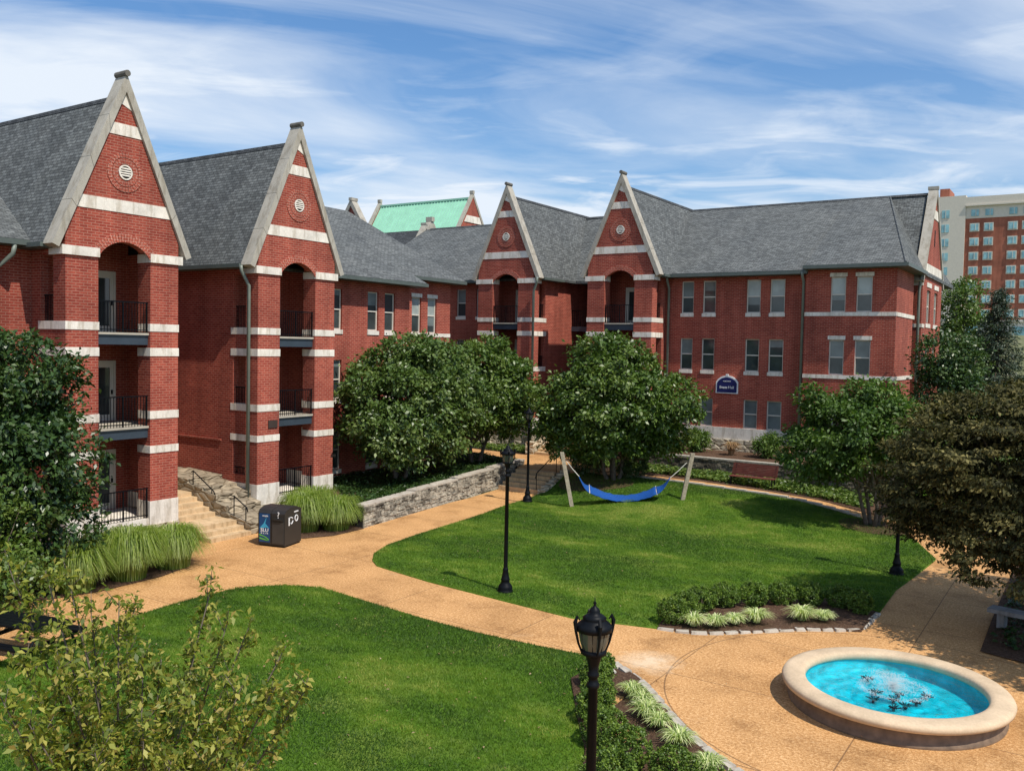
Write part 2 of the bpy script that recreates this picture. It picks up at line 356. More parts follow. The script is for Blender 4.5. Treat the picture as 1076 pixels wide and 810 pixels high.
def make_tree(name, loc, label, cat, mat, lobes, nclus, per, spread, L, W, trunks=1, tr=.12, bark='bark', lean=(0, 0), group=None, shell=.55, flat=.75, bias=0, zmin=.1, limbs=14, fork=.8, clampx=None, droop=.2):
    e = empty(name, loc, label=label, cat=cat, group=group)
    f, C = foliage('crown', e, mat, lobes, nclus, per, spread, L, W, shell, flat, zmin, bias, droop, clampx)
    C = np.array(C); k = np.argsort(RNG.random(len(C)))[:limbs*trunks]
    m = MB(); lob = np.array(lobes); top = lob[:, :3].mean(0)
    for t in range(trunks):
        a = 2*PI*t/max(1, trunks)+.6; sp = 0 if trunks == 1 else .18
        b = Vector((math.cos(a)*sp, math.sin(a)*sp, -.15)); h = fork
        f1 = Vector((b.x*1+(math.cos(a)*.25 if trunks > 1 else 0)+lean[0]*.3, b.y+(math.sin(a)*.25 if trunks > 1 else 0)+lean[1]*.3, h))
        c = Vector((top[0]*.7+math.cos(a)*.5*(trunks > 1), top[1]*.7+math.sin(a)*.5*(trunks > 1), top[2]*.9))
        mid = (f1+c)/2+Vector((random.uniform(-.1, .1), random.uniform(-.1, .1), 0))
        m.tube([b, b.lerp(f1, .5)+Vector((.02, .01, 0)), f1, mid, c], [tr*1.25, tr, tr*.9, tr*.6, tr*.3], 8)
        for q in k[t*limbs:(t+1)*limbs]:
            p = Vector(C[q]); st = f1.lerp(c, random.uniform(.05, .75)); md = st.lerp(p, .5)+Vector((0, 0, random.uniform(-.1, .25)))
            m.tube([st, md, p], [tr*.38, tr*.22, tr*.07], 5)
    m.build('trunk', bark, e, smooth=True)
    return e
def blades(name, parent, mat, n, rad, h, w, spread, seg=4, centre=(0, 0), droop=1.0, bias=0, loc=None, base=.35, pw=1.7):
    a = RNG.random(n)*2*PI; r0 = rad*np.sqrt(RNG.random(n))*base; a2 = a+RNG.normal(size=n)*.4
    P0 = np.stack([centre[0]+np.cos(a)*r0, centre[1]+np.sin(a)*r0, np.zeros(n)], 1)
    hh = h*(.6+.5*RNG.random(n)); out = spread*(.25+.85*RNG.random(n)); D = np.stack([np.cos(a2), np.sin(a2), 0*a], 1)
    side = np.stack([-np.sin(a2), np.cos(a2), 0*a], 1)*w/2
    rows = []
    for k in range(seg+1):
        t = k/seg; z = hh*(np.sin(min(1, t*1.25)*PI/2) if t < .8 else 1)-hh*droop*.55*max(0, t-.45)**1.5*2.2
        p = P0+D*(out*t**pw)[:, None]; p[:, 2] = np.maximum(z, .02); ww = 1-t**2*.85
        rows += [p-side*ww, p+side*ww]
    V = np.stack(rows, 1).reshape(-1, 3); b = np.arange(n)[:, None]*(2*(seg+1)); F = []
    for k in range(seg): F.append(np.concatenate([b+2*k, b+2*k+1, b+2*k+3, b+2*k+2], 1))
    F = np.stack(F, 1).reshape(-1, 4); rnd = np.repeat(np.clip(RNG.random(n)+bias, 0, 1), seg)
    o = raw_mesh(name, V, F, mat, parent, rnd)
    if loc: o.location = loc
    return o

# ------------------------------------------------------------------ terrain
def smooth(t): t = np.clip(t, 0, 1); return t*t*(3-2*t)
def hgt(x, y):
    x = np.asarray(x, float); y = np.asarray(y, float)
    p = np.interp(x, [-22, -15.7, -12, -10.3, -7.7, -4], [.8, .72, .6, .5, .3, .05])
    y0 = np.interp(x, [-22, -16.5], [35.7, 30.5]); return p*smooth((y-y0)/(38.2-y0))*np.where(x > -22.3, 1, 0)
def inside(poly, x, y):
    c = np.zeros(len(x), bool); n = len(poly)
    for i in range(n):
        x1, y1 = poly[i]; x2, y2 = poly[(i+1) % n]
        k = ((y1 > y) != (y2 > y)) & (x < (x2-x1)*(y-y1)/(y2-y1+1e-12)+x1); c ^= k
    return c
def chaikin(pts, n=2, closed=True):
    for _ in range(n):
        q = []
        for i in range(len(pts) if closed else len(pts)-1):
            a = pts[i]; b = pts[(i+1) % len(pts)]
            q += [(a[0]*.75+b[0]*.25, a[1]*.75+b[1]*.25), (a[0]*.25+b[0]*.75, a[1]*.25+b[1]*.75)]
        if not closed: q = [pts[0]]+q+[pts[-1]]
        pts = q
    return pts
def sheet(name, poly, mat, z=0.0, fn=None, step=.8, thick=.0, kind='structure', jitter=0):
    import bmesh
    bm = bmesh.new(); vs = [bm.verts.new((x, y, 0)) for x, y in poly]; f = bm.faces.new(vs)
    if f.normal.z < 0: f.normal_flip()
    bmesh.ops.triangulate(bm, faces=bm.faces[:])
    xs = [p[0] for p in poly]; ys = [p[1] for p in poly]
    if fn:
        for a, lo, hi in ((0, min(xs), max(xs)), (1, min(ys), max(ys))):
            t = lo+step
            while t < hi:
                co = [0, 0, 0]; no = [0, 0, 0]; co[a] = t; no[a] = 1
                bmesh.ops.bisect_plane(bm, geom=bm.verts[:]+bm.edges[:]+bm.faces[:], plane_co=co, plane_no=no); t += step
    for v in bm.verts:
        v.co.z = z+(float(fn(v.co.x, v.co.y)) if fn else 0)
        if jitter: v.co.z += random.uniform(-jitter, jitter)
    bmesh.ops.recalc_face_normals(bm, faces=bm.faces)
    if sum(f.normal.z for f in bm.faces) < 0: bmesh.ops.reverse_faces(bm, faces=bm.faces[:])
    if thick:
        b = [e for e in bm.edges if e.is_boundary]; r = bmesh.ops.extrude_edge_only(bm, edges=b)
        for v in r['geom']:
            if isinstance(v, bmesh.types.BMVert): v.co.z -= thick
    me = bpy.data.meshes.new(name); bm.to_mesh(me); bm.free(); me.materials.append(MATS[mat])
    for p in me.polygons: p.use_smooth = bool(fn)
    o = bpy.data.objects.new(name, me); COL.objects.link(o)
    if kind: o['kind'] = kind
    return o

# distant ground: one sheet rising to the street beyond the buildings
def far_h(x, y): return -.07+float(smooth((y-62)/60))*9.5+float(smooth((y-150)/60))*3
gp = []
m = MB(); xs = [-900, -300, -150, -90, -60, -45, -30, -20, -10, 0, 10, 20, 40, 80, 200, 600]; ys = [-60, -20, 0, 20, 40, 55, 62, 70, 78, 86, 94, 102, 112, 122, 140, 160, 180, 205, 300, 600, 1500]
for a, b in zip(xs, xs[1:]):
    for c, d in zip(ys, ys[1:]): m.face([(a, c, far_h(a, c)), (b, c, far_h(b, c)), (b, d, far_h(b, d)), (a, d, far_h(a, d))])
m.build('ground', 'far_ground', smooth=True)['kind'] = 'structure'

WALL1 = [(-22.9, 24.75), (-24.9, 39.2)]
lawn1 = [(-19.62, 11.75), (-20.0, 13.51), (-20.11, 15.01), (-20.01, 16.51), (-19.18, 17.52), (-18.18, 17.95), (-15.66, 17.63), (-13.88, 17.44), (-12.35, 17.37), (-10.76, 17.45), (-9.54, 17.56), (-9.05, 17.4),
         (-8.95, 16.07), (-8.03, 14.65), (-7.12, 13.35), (-6.72, 12.5), (-6.4, 10), (-6.5, 6), (-7, 0), (-19, 0), (-19.2, 8)]
bed1 = [(-9.05, 17.4), (-8.55, 17.45), (-7.49, 16.69), (-6.46, 15.52), (-5.57, 14.7), (-4.78, 14.18), (-3.9, 13.6), (-3.0, 12.6), (-2.9, 7.5), (-6.4, 7.5), (-6.4, 10), (-6.72, 12.5), (-7.12, 13.35), (-8.03, 14.65), (-8.95, 16.07)]
bed2 = [(-8.91, 20.35), (-9.1, 21.4), (-8.95, 22.6), (-8.35, 23.8), (-7.4, 24.9), (-6.4, 25.6), (-5.4, 25.75), (-4.62, 25.3), (-4.66, 23.23), (-5.82, 22.6), (-6.9, 21.5), (-7.94, 20.55)]
lawn2 = [(-18.6, 20.75), (-19.2, 21.2), (-19.79, 21.92), (-20.28, 23.14), (-20.55, 25.13), (-20.84, 28.52), (-21.0, 29.94), (-21.37, 32.19), (-21.5, 34.28), (-21.85, 36.0), (-21.7, 37.6), (-20.6, 38.2), (-18.7, 38.9), (-15.7, 38.95),
         (-12, 38.9), (-10.3, 38.7), (-7.7, 37.6), (-5.4, 35.6), (-4.3, 33), (-4.5, 30), (-4.68, 28), (-4.62, 25.3), (-5.4, 25.75), (-6.4, 25.6), (-7.4, 24.9), (-8.35, 23.8), (-8.95, 22.6), (-9.1, 21.4), (-8.91, 20.35), (-11.05, 19.8), (-13.27, 20.0), (-16.21, 20.3)]
plaza = [(-28, -5), (4, -5), (4, 41.0), (-6.5, 38.5), (-10, 40.2), (-15.7, 40.5), (-18.7, 40.5), (-21.6, 40.5), (-22, 38), (-22.0, 35.8), (-24.3, 35.8), (-22.9, 24.75), (-25.4, 22.9), (-29, 22.9), (-29, 11), (-28, 8)]
sheet('path', plaza, 'aggregate_paving', 0, lambda x, y: float(hgt(x, y))-.05*float(smooth((y-31)/2)), .6)
sheet('lawn', chaikin(lawn1, 1), 'lawn_turf', .025, hgt, 1.0, .03); sheet('lawn', lawn2, 'lawn_turf', .03, hgt, .6, .04)
sheet('planting_bed', bed1, 'mulch', .035, lambda x, y: hgt(x, y)+.05*math.sin(x*3)*math.sin(y*2.3), .35, .08)
sheet('planting_bed', bed2, 'mulch', .045, lambda x, y: hgt(x, y)+.04*math.sin(x*3)*math.sin(y*2.3), .35, .08)
sheet('planting_bed', [(-26.9, 12), (-24.4, 11.8), (-23.1, 12.6), (-22.7, 14), (-22.75, 16.0), (-23.1, 17.1), (-23.9, 17.8), (-25.2, 18.7), (-26.9, 19.4)], 'mulch', .02)
sheet('planting_bed', [(-24.9, 21.6), (-23.3, 22.1), (-22.8, 23.1), (-22.8, 24.7), (-24, 25), (-26.9, 27), (-26.9, 22.9)], 'mulch', .02)
sheet('planting_bed', [(-28.9, -5), (-22.5, -5), (-22, 5), (-23.6, 10.5), (-24.4, 11.8), (-26.9, 12.2), (-28.9, 15.5)], 'mulch', .024)
c3 = [(-19.5+1.9*math.cos(t*.4), 37.0+1.35*math.sin(t*.4)) for t in range(16)]
sheet('planting_bed', c3, 'mulch', .045, hgt, .5)
c4 = [(-7.0+1.3*math.cos(t*.4), 36.4+1.2*math.sin(t*.4)) for t in range(16)]
sheet('planting_bed', c4, 'mulch', .045, hgt, .5)
# right hand bed under the maple and lawn beyond it
bedR = [(-2.02, 23.39), (-1.1, 23.1), (4, 22.0), (4, 41), (-1.9, 41), (-2.01, 30.73), (-2.04, 26.57)]
sheet('planting_bed', bedR, 'mulch', .03, hgt, 1.2)
sheet('lawn', [(-30, 0.5-6), (-19.5, -6), (-19.4, 3), (-20.4, 5), (-22, 5), (-22.4, 0)], 'lawn_turf', .03)
# terraces behind the walls
def t1z(x, y): return float(np.interp(y, [24.8, 38], [.74, .95]))
terr = [(-23.1, 25.0), (-25.0, 39.3), (-26, 39.6), (-31.5, 41.2), (-34, 41.2), (-34, 27), (-28.9, 27.1), (-26.9, 27.1), (-26.6, 25.4)]
sheet('terrace', terr, 'mulch', 0, t1z, 1.2, .9)
sheet('terrace', [(-24.3, 37.9), (-21.9, 37.9), (-21.4, 40.4), (-18.7, 40.45), (-15.7, 40.45), (-10, 40.15), (-7.5, 39.2), (-7, 43.4), (-34, 43.4), (-34, 41), (-26, 39.3)], 'mulch', -.03, lambda x, y: float(np.interp(x, [-22, -15.7, -12, -10, -7], [.8, .72, .6, .5, .3])), 1.5, .8)
sheet('path', [(-24.45, 37.75), (-22.0, 37.75), (-21.7, 37.9), (-20.6, 38.4), (-20.2, 40.2), (-22.6, 41.2), (-24.4, 42), (-24.4, 43.1), (-26.9, 43.1), (-27, 42.5), (-33, 43.2), (-33, 41.6), (-29, 40.6), (-26, 39.7), (-24.95, 39.3)], 'aggregate_paving', .805, None, 1, .02)
sheet('terrace', [(-24.4, 43.5), (-7.4, 43.5), (-7.0, 49), (-24.4, 49)], 'mulch', 1.47, None, 1, .9)
sheet('terrace', [(-7.4, 41), (6, 41), (6, 62), (-7.4, 62)], 'lawn_turf', 0, lambda x, y: float(smooth((y-41)/8))*1.4+.1, 2, .3)

# ------------------------------------------------------------------ lawns: real blades of grass
def lawn_patch(X, Y, seed=3):
    g = np.random.default_rng(seed); out = np.zeros(len(X)); tot = 0
    for sc, am in ((.28, 1.1), (.7, .9), (1.7, .7), (4.5, .5)):
        G = g.random((64, 64)); u = (X*sc*.8) % 63; v = (Y*sc*1.3) % 63; i = u.astype(int); j = v.astype(int); a = u-i; b = v-j; a = a*a*(3-2*a); b = b*b*(3-2*b)
        i2 = (i+1) % 64; j2 = (j+1) % 64; out += am*(G[i, j]*(1-a)*(1-b)+G[i2, j]*a*(1-b)+G[i, j2]*(1-a)*b+G[i2, j2]*a*b); tot += am
    return np.clip((out/tot-.5)*2.6+.34, 0, 1)
def lawn_blades(poly, n, hb, wb, zoff=.02, dens=None, pb=0):
    xs = [p[0] for p in poly]; ys = [p[1] for p in poly]; X = RNG.uniform(min(xs), max(xs), n*2); Y = RNG.uniform(min(ys), max(ys), n*2)
    k = inside(poly, X, Y)
    if dens: k &= RNG.random(len(X)) < dens(X, Y)
    X = X[k][:n]; Y = Y[k][:n]; n = len(X); a = RNG.random(n)*2*PI; h = hb*(.6+.8*RNG.random(n)); tilt = RNG.normal(size=(n, 2))*h[:, None]*.5
    P = np.stack([X, Y, hgt(X, Y)+zoff], 1); s = np.stack([np.cos(a), np.sin(a), 0*a], 1)*wb/2
    T = P.copy(); T[:, :2] += tilt; T[:, 2] += h
    V = np.stack([P-s, P+s, T], 1).reshape(-1, 3); F = np.arange(n*3).reshape(-1, 3)
    pt = lawn_patch(X, Y); rnd = np.clip(RNG.random(n)*.32+pt*.95-.16+pb, 0, 1)
    return V, F, rnd
# visible lawn only (nearer part denser)
V1, F1, r1 = lawn_blades([p for p in lawn1], 300000, .050, .016, dens=lambda x, y: np.where(y > 5, 1, 0), pb=-.14)
o = raw_mesh('grass', V1, F1, 'blade_lawn', None, r1); tag(o, 'short mown grass of the near lawn below the path fork', 'grass', kind='stuff')
V1, F1, r1 = lawn_blades(lawn2, 360000, .052, .021)
o = raw_mesh('grass', V1, F1, 'blade_lawn', None, r1); tag(o, 'mown grass of the lawn with the blue hammock', 'grass', kind='stuff')

def litter(poly, n, label, L=.05):
    xs = [p[0] for p in poly]; ys = [p[1] for p in poly]; X = RNG.uniform(min(xs), max(xs), n*2); Y = RNG.uniform(min(ys), max(ys), n*2); k = inside(poly, X, Y); X = X[k][:n]; Y = Y[k][:n]; n = len(X)
    P = np.stack([X, Y, hgt(X, Y)+.075], 1); ax = RNG.normal(size=(n, 3)); ax[:, 2] *= .2; V, F = leaf_quads(P, ax, RNG.normal(size=(n, 3))*.3+np.array([0, 0, 1]), L*(.5+RNG.random(n)), L*.6*(.5+RNG.random(n)))
    o = raw_mesh('fallen_leaves', V, F, 'leaf_dry' if L < .06 else 'blade_liriope', None, RNG.random(n)); tag(o, label, 'leaves', kind='stuff')
litter([p for p in lawn1 if p[1] > 4], 420, 'pale leaf litter scattered over the near lawn'); litter(lawn2, 260, 'pale leaf litter scattered over the hammock lawn')
litter([(-24, 18.5), (-20, 18.3), (-9, 18.2), (-4, 14), (-.5, 15.5), (-1, 22.5), (-3.5, 30), (-5.5, 21), (-9, 19.6), (-18, 19.6), (-22.5, 23)], 170, 'small leaves blown over the orange paving', .04)
def cover(name, poly, n, zf, mat, L, label, hh=.2):
    xs = [p[0] for p in poly]; ys = [p[1] for p in poly]; X = RNG.uniform(min(xs), max(xs), n*2); Y = RNG.uniform(min(ys), max(ys), n*2); k = inside(poly, X, Y); X = X[k][:n]; Y = Y[k][:n]; n = len(X)
    Z = np.array([zf(a, b) for a, b in zip(X, Y)])+hh*RNG.random(n)*(.6+.4*np.sin(X*2.1)*np.sin(Y*1.7)); P = np.stack([X, Y, Z], 1)
    ax = RNG.normal(size=(n, 3)); ax[:, 2] *= .3; nr = RNG.normal(size=(n, 3))*.4+np.array([0, 0, 1]); s = .6+.8*RNG.random(n)
    V, F = leaf_quads(P, ax, nr, L*s, L*.7*s); o = raw_mesh(name, V, F, mat, None, RNG.random(n)); tag(o, label, 'ground cover', kind='stuff')
cover('ground_cover', [(-23.35, 25.1), (-25.2, 38.9), (-31.5, 40.8), (-28.8, 38), (-28.8, 27.2), (-27, 27.2)], 22000, t1z, 'ivy', .12, 'dark ivy covering the terrace behind the limestone retaining wall')
cover('ground_cover', [(-23.5, 42.0), (-21.5, 41.2), (-15.7, 40.9), (-11, 40.6), (-8, 39.8), (-8, 43.0), (-23.5, 43.0)], 12000, lambda x, y: float(np.interp(x, [-22, -15.7, -12, -10, -7], [.8, .72, .6, .5, .3])), 'leaf_mid', .14, 'low green planting along the foot of the dark stone wall', .3)
cover('ground_cover', [(-34, 43.3), (-27.2, 43.1), (-28, 44.9), (-34, 45.2)], 3000, lambda x, y: .8, 'leaf_mid', .14, 'low green planting beside the upper path and stairs', .35)
cover('ground_cover', [(-1.9, 24), (3.5, 23), (3.5, 40), (-1.8, 40)], 6000, lambda x, y: .02, 'ivy', .14, 'dark ground cover under the bronze leaved maple', .2)

# ------------------------------------------------------------------ gable towers (local: u right, w back, z up)
HW = 2.03; PI_ = .94
def tower_parts(parent, loc, rot, depth, door_u, first=True, label=None):
    loc = tuple(loc)
    def dp(mb, name, mat=None, p=None, **k):
        o = mb.build(name, mat, p if p else tw, **k); return o
    # brick body
    b = MB()
    for s in (-1, 1):
        b.box(s*PI_, s*HW, 0, .68, 1.43, 9.87)
        b.wall(0, 1, 0, 1, [], 0, 0) if False else None
        for z0, z1 in ((1.43, 1.75), (3.08, 4.5), (6.4, 7.48), (9.6, 9.98)): b.box(s*1.75, s*HW, .68, 1.42, z0, z1)
        b.box(s*1.75, s*HW, 1.42, depth, 1.43, 9.98)
        b.box(s*PI_, s*HW, .3, .68, 9.87, 9.98)
    # balcony back wall with door holes
    BW = 2.5; hol = [(door_u-.5, door_u+.5, zf, zf+2.15) for zf in (.86, 4.04, 7.2)]
    b.wall(-1.75, 1.75, .6, 11.2, hol, BW, BW+.15)
    # gable wall with segmental arch
    arch = []; n = 14; rise = .55; hw = PI_; rad = (hw*hw+rise*rise)/(2*rise); cz = 9.6+rise-rad
    a0 = math.asin(hw/rad)
    for k in range(n+1):
        a = -a0+2*a0*k/n; arch.append((rad*math.sin(a), cz+rad*math.cos(a)))
    sl = (15.2-9.85)/2.3
    gz = lambda u: 15.2-abs(u)*sl
    poly = [(-HW, 9.87)]+[(-PI_, 9.87)]+[p for p in arch if p[1] > 9.87]+[(PI_, 9.87), (HW, 9.87), (HW, gz(HW)), (0, gz(0)), (-HW, gz(HW))]
    # split into quads so the concave outline stays clean
    top = lambda u: gz(u)
    us = sorted({-HW, -PI_, *[p[0] for p in arch], PI_, HW, 0.0})
    def bot(u):
        if abs(u) >= PI_-1e-6: return 9.87
        a = math.asin(u/rad); return max(9.87, cz+rad*math.cos(a))
    for y in (0.0, .3):
        for u0, u1 in zip(us, us[1:]): b.face([(u0, y, bot(u0)), (u1, y, bot(u1)), (u1, y, top(u1)), (u0, y, top(u0))])
    for u0, u1 in zip(us, us[1:]):
        if abs(u0+u1)/2 < PI_: b.face([(u0, 0, bot(u0)), (u1, 0, bot(u1)), (u1, .3, bot(u1)), (u0, .3, bot(u0))])
    for s in (-1, 1): b.face([(s*HW, 0, 9.87), (s*HW, .3, 9.87), (s*HW, .3, gz(HW)), (s*HW, 0, gz(HW))])
    tw = b.build('gable_tower', 'red_brick', parent, loc=loc, rot=rot, recalc=False)
    if label: tw['label'] = label
    # ceilings (dark) + deck slabs
    for k, (z0, z1) in enumerate(((3.62, 3.95), (6.78, 7.11))):
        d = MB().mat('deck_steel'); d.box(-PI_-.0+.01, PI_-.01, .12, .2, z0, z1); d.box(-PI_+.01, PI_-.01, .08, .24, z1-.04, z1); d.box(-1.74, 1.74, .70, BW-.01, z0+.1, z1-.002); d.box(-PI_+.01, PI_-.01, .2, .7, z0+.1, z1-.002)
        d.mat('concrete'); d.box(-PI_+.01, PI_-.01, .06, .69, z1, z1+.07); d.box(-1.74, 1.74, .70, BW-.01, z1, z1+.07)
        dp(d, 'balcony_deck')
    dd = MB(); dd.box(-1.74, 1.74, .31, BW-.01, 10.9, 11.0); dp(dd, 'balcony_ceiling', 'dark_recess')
    # stone base
    s_ = MB().mat('white_limestone')
    for s in (-1, 1):
        s_.box(s*(PI_-.02), s*(HW+.02), -.02, .70, .62, 1.43); s_.box(s*1.73, s*(HW+.02), .7, depth, .9, 1.43)
        s_.mat('rubble_limestone'); s_.box(s*(PI_-.04), s*(HW+.05), -.05, .72, -.6, .62); s_.box(s*1.73, s*(HW+.05), .72, depth, -.6, .9); s_.mat('white_limestone')
    s_.box(-PI_+.02, PI_-.02, .04, .7, .60, .84); s_.box(-1.72, 1.72, .7, BW-.01, .60, .84); s_.mat('rubble_limestone'); s_.box(-PI_+.04, PI_-.04, .10, 1.79, -.6, .58)
    dp(s_, 'stone_base')
    # bands
    for z0, z1, ext in ((9.57, 9.86, 0), (7.24, 7.5, 1), (6.40, 6.68, 1), (4.26, 4.53, 1), (3.08, 3.33, 1)):
        for s in (-1, 1):
            w = MB()
            w.box(s*(PI_-.02), s*(HW+.02+(.12 if ext == 0 else 0)), -.02-(.05 if ext == 0 else 0), .7, z0, z1)
            if ext: w.box(s*1.7, s*(HW+.02), .7, 1.55, z0, z1)
            dp(w, 'stone_band', 'white_limestone')
    inner = lambda z: (15.2-z)/sl
    for z0, z1 in ((11.10, 11.50), (13.6, 13.98)):
        w = MB(); w.prism([(-inner(z0), z0), (inner(z0), z0), (inner(z1), z1), (-inner(z1), z1)], 'y', -.02, .02); dp(w, 'stone_band', 'white_limestone')
    w = MB(); w.prism([(-inner(14.42), 14.72), (inner(14.42), 14.42), (0, 15.2)], 'y', -.02, .02)
    dp(w, 'stone_band', 'white_limestone')
    # arch voussoirs, oculus ring
    a_ = MB(); nb = 27
    for k in range(nb):
        t0 = -a0*1.04+2.08*a0*k/nb+.006; t1 = -a0*1.04+2.08*a0*(k+1)/nb-.006; r0, r1 = rad-.004, rad+.27
        P = lambda r, t: (r*math.sin(t), cz+r*math.cos(t))
        q = [P(r0, t0), P(r0, t1), P(r1, t1), P(r1, t0)]; a_.prism(q, 'y', -.03, .01)
    dp(a_, 'brick_arch', 'arch_brick'); a_ = MB()
    for r0, r1, nn in ((.28, .46, 26), (.48, .64, 34)):
        for k in range(nn):
            t0 = 2*PI*k/nn+.014; t1 = 2*PI*(k+1)/nn-.014; P = lambda r, t: (r*math.sin(t), 12.42+r*math.cos(t))
            a_.prism([P(r0, t0), P(r0, t1), P(r1, t1), P(r1, t0)], 'y', -.026, .01)
    dp(a_, 'vent_surround', 'arch_brick')
    v = MB().mat('white_limestone'); nn = 20
    for k in range(nn):
        t0 = 2*PI*k/nn; t1 = 2*PI*(k+1)/nn; P = lambda r, t: (r*math.sin(t), 12.42+r*math.cos(t)); v.prism([P(.20, t0), P(.20, t1), P(.245, t1), P(.245, t0)], 'y', -.05, .01)
    for k in range(4):
        z = 12.315+k*.075; hw_ = math.sqrt(max(.001, .195**2-(z-12.42)**2)); v.hexa([(-hw_, -.05, z-.02), (hw_, -.05, z-.02), (hw_, -.01, z+.015), (-hw_, -.01, z+.015), (-hw_, -.05, z+.005), (hw_, -.05, z+.005), (hw_, -.01, z+.04), (-hw_, -.01, z+.04)])
    v.mat('dark_recess'); v.prism([(.22*math.sin(2*PI*k/nn), 12.42+.22*math.cos(2*PI*k/nn)) for k in range(nn)], 'y', -.008, .0)
    dp(v, 'round_vent')
    # coping
    c = MB()
    for s in (-1, 1):
        U = Vector((0, 0, 15.62)); F_ = Vector((s*2.5, 0, 9.86)); d = (F_-U).normalized(); nrm = Vector((-d.z*s, 0, d.x*s)); nrm = nrm if nrm.x*s < 0 else -nrm
        inn = nrm*.235
        # inner line meets the centre axis
        k = -(inn.x)/d.x; Ui = U+inn+d*k; Fi = F_+inn
        seg = 4
        for i in range(seg):
            t0 = i/seg+.0015; t1 = (i+1)/seg-.0015; A = U.lerp(F_, t0); B = U.lerp(F_, t1); Ai = Ui.lerp(Fi, t0); Bi = Ui.lerp(Fi, t1)
            if i == 0: A = U; Ai = Ui
            o1 = lambda p, y: (p.x, y, p.z)
            c.hexa([o1(A, -.10), o1(B, -.10), o1(Bi, -.10), o1(Ai, -.10), o1(A, .46), o1(B, .46), o1(Bi, .46), o1(Ai, .46)])
    dp(c, 'gable_coping', 'grey_coping')
    f = MB(); f.bar((0, -.16, 15.62), (0, .46, 15.62), .105, 10); dp(f, 'ridge_finial', 'finial_stone')
    # doors
    for zf in (.86, 4.04, 7.2):
        d = MB().mat('frame_paint'); y = BW+.04
        for s in (-1, 1): d.box(door_u+s*.41, door_u+s*.5, y-.06, y+.06, zf, zf+2.15)
        d.box(door_u-.41, door_u+.41, y-.06, y+.06, zf+2.04, zf+2.15); d.box(door_u-.41, door_u+.41, y-.03, y+.03, zf, zf+.22)
        for s in (-1, 1): d.box(door_u+s*.29, door_u+s*.41, y-.03, y+.03, zf+.22, zf+2.04)
        d.box(door_u-.29, door_u+.29, y-.03, y+.03, zf+1.9, zf+2.04)
        d.mat('dark_glass'); d.box(door_u-.29, door_u+.29, y-.01, y+.01, zf+.22, zf+1.9); d.mat('black_iron'); d.box(door_u+.33, door_u+.37, y-.09, y-.03, zf+.95, zf+1.1)
        dp(d, 'balcony_door')
    # railings: front and side
    for zf, y in ((.86, .1), (4.02, .12), (7.18, .12)):
        r = MB(); r.box(-PI_+.02, PI_-.02, y-.02, y+.02, zf+1.0, zf+1.04); r.box(-PI_+.02, PI_-.02, y-.015, y+.015, zf+.08, zf+.11)
        for k in range(17): u = -PI_+.06+k*(2*PI_-.12)/16; q = .022 if k in (0, 8, 16) else .009; r.box(u-q, u+q, y-q, y+q, zf, zf+1.02)
        dp(r, 'balcony_railing', 'black_iron')
        for s in (-1, 1):
            r = MB(); zz = zf+.33; r.box(s*1.88, s*1.92, .69, 1.41, zz+.8, zz+.84)
            for k in range(8): yy = .72+k*.09; r.box(s*1.89, s*1.91, yy, yy+.018, zz-.05, zz+.82)
            dp(r, 'side_railing', 'black_iron')
    # steep roof
    rf = MB()
    O = [(0, 14.93), (2.46, 9.93), (2.46, 9.80), (0, 14.78), (-2.46, 9.80), (-2.46, 9.93)]
    for s in (-1, 1):
        q = [(0, 14.93), (s*2.46, 9.95), (s*2.46, 9.82), (0, 14.75)]; rf.prism(q, 'y', .44, depth)
    dp(rf, 'steep_roof', 'slate_shingles')
    rc = MB(); rc.prism([(-.07, 14.83), (0, 14.99), (.07, 14.83), (0, 14.9)], 'y', .46, depth); dp(rc, 'ridge_cap', 'dark_shingles')
    g = MB()
    for s in (-1, 1): g.box(s*2.38, s*2.58, .44, depth-1.5 if rot else depth-8.0, 9.78, 9.92); g.box(s*2.02, s*2.40, .46, depth-1.5 if rot else depth-8.0, 9.76, 9.80)
    dp(g, 'gutter', 'gutter_metal')
    return tw

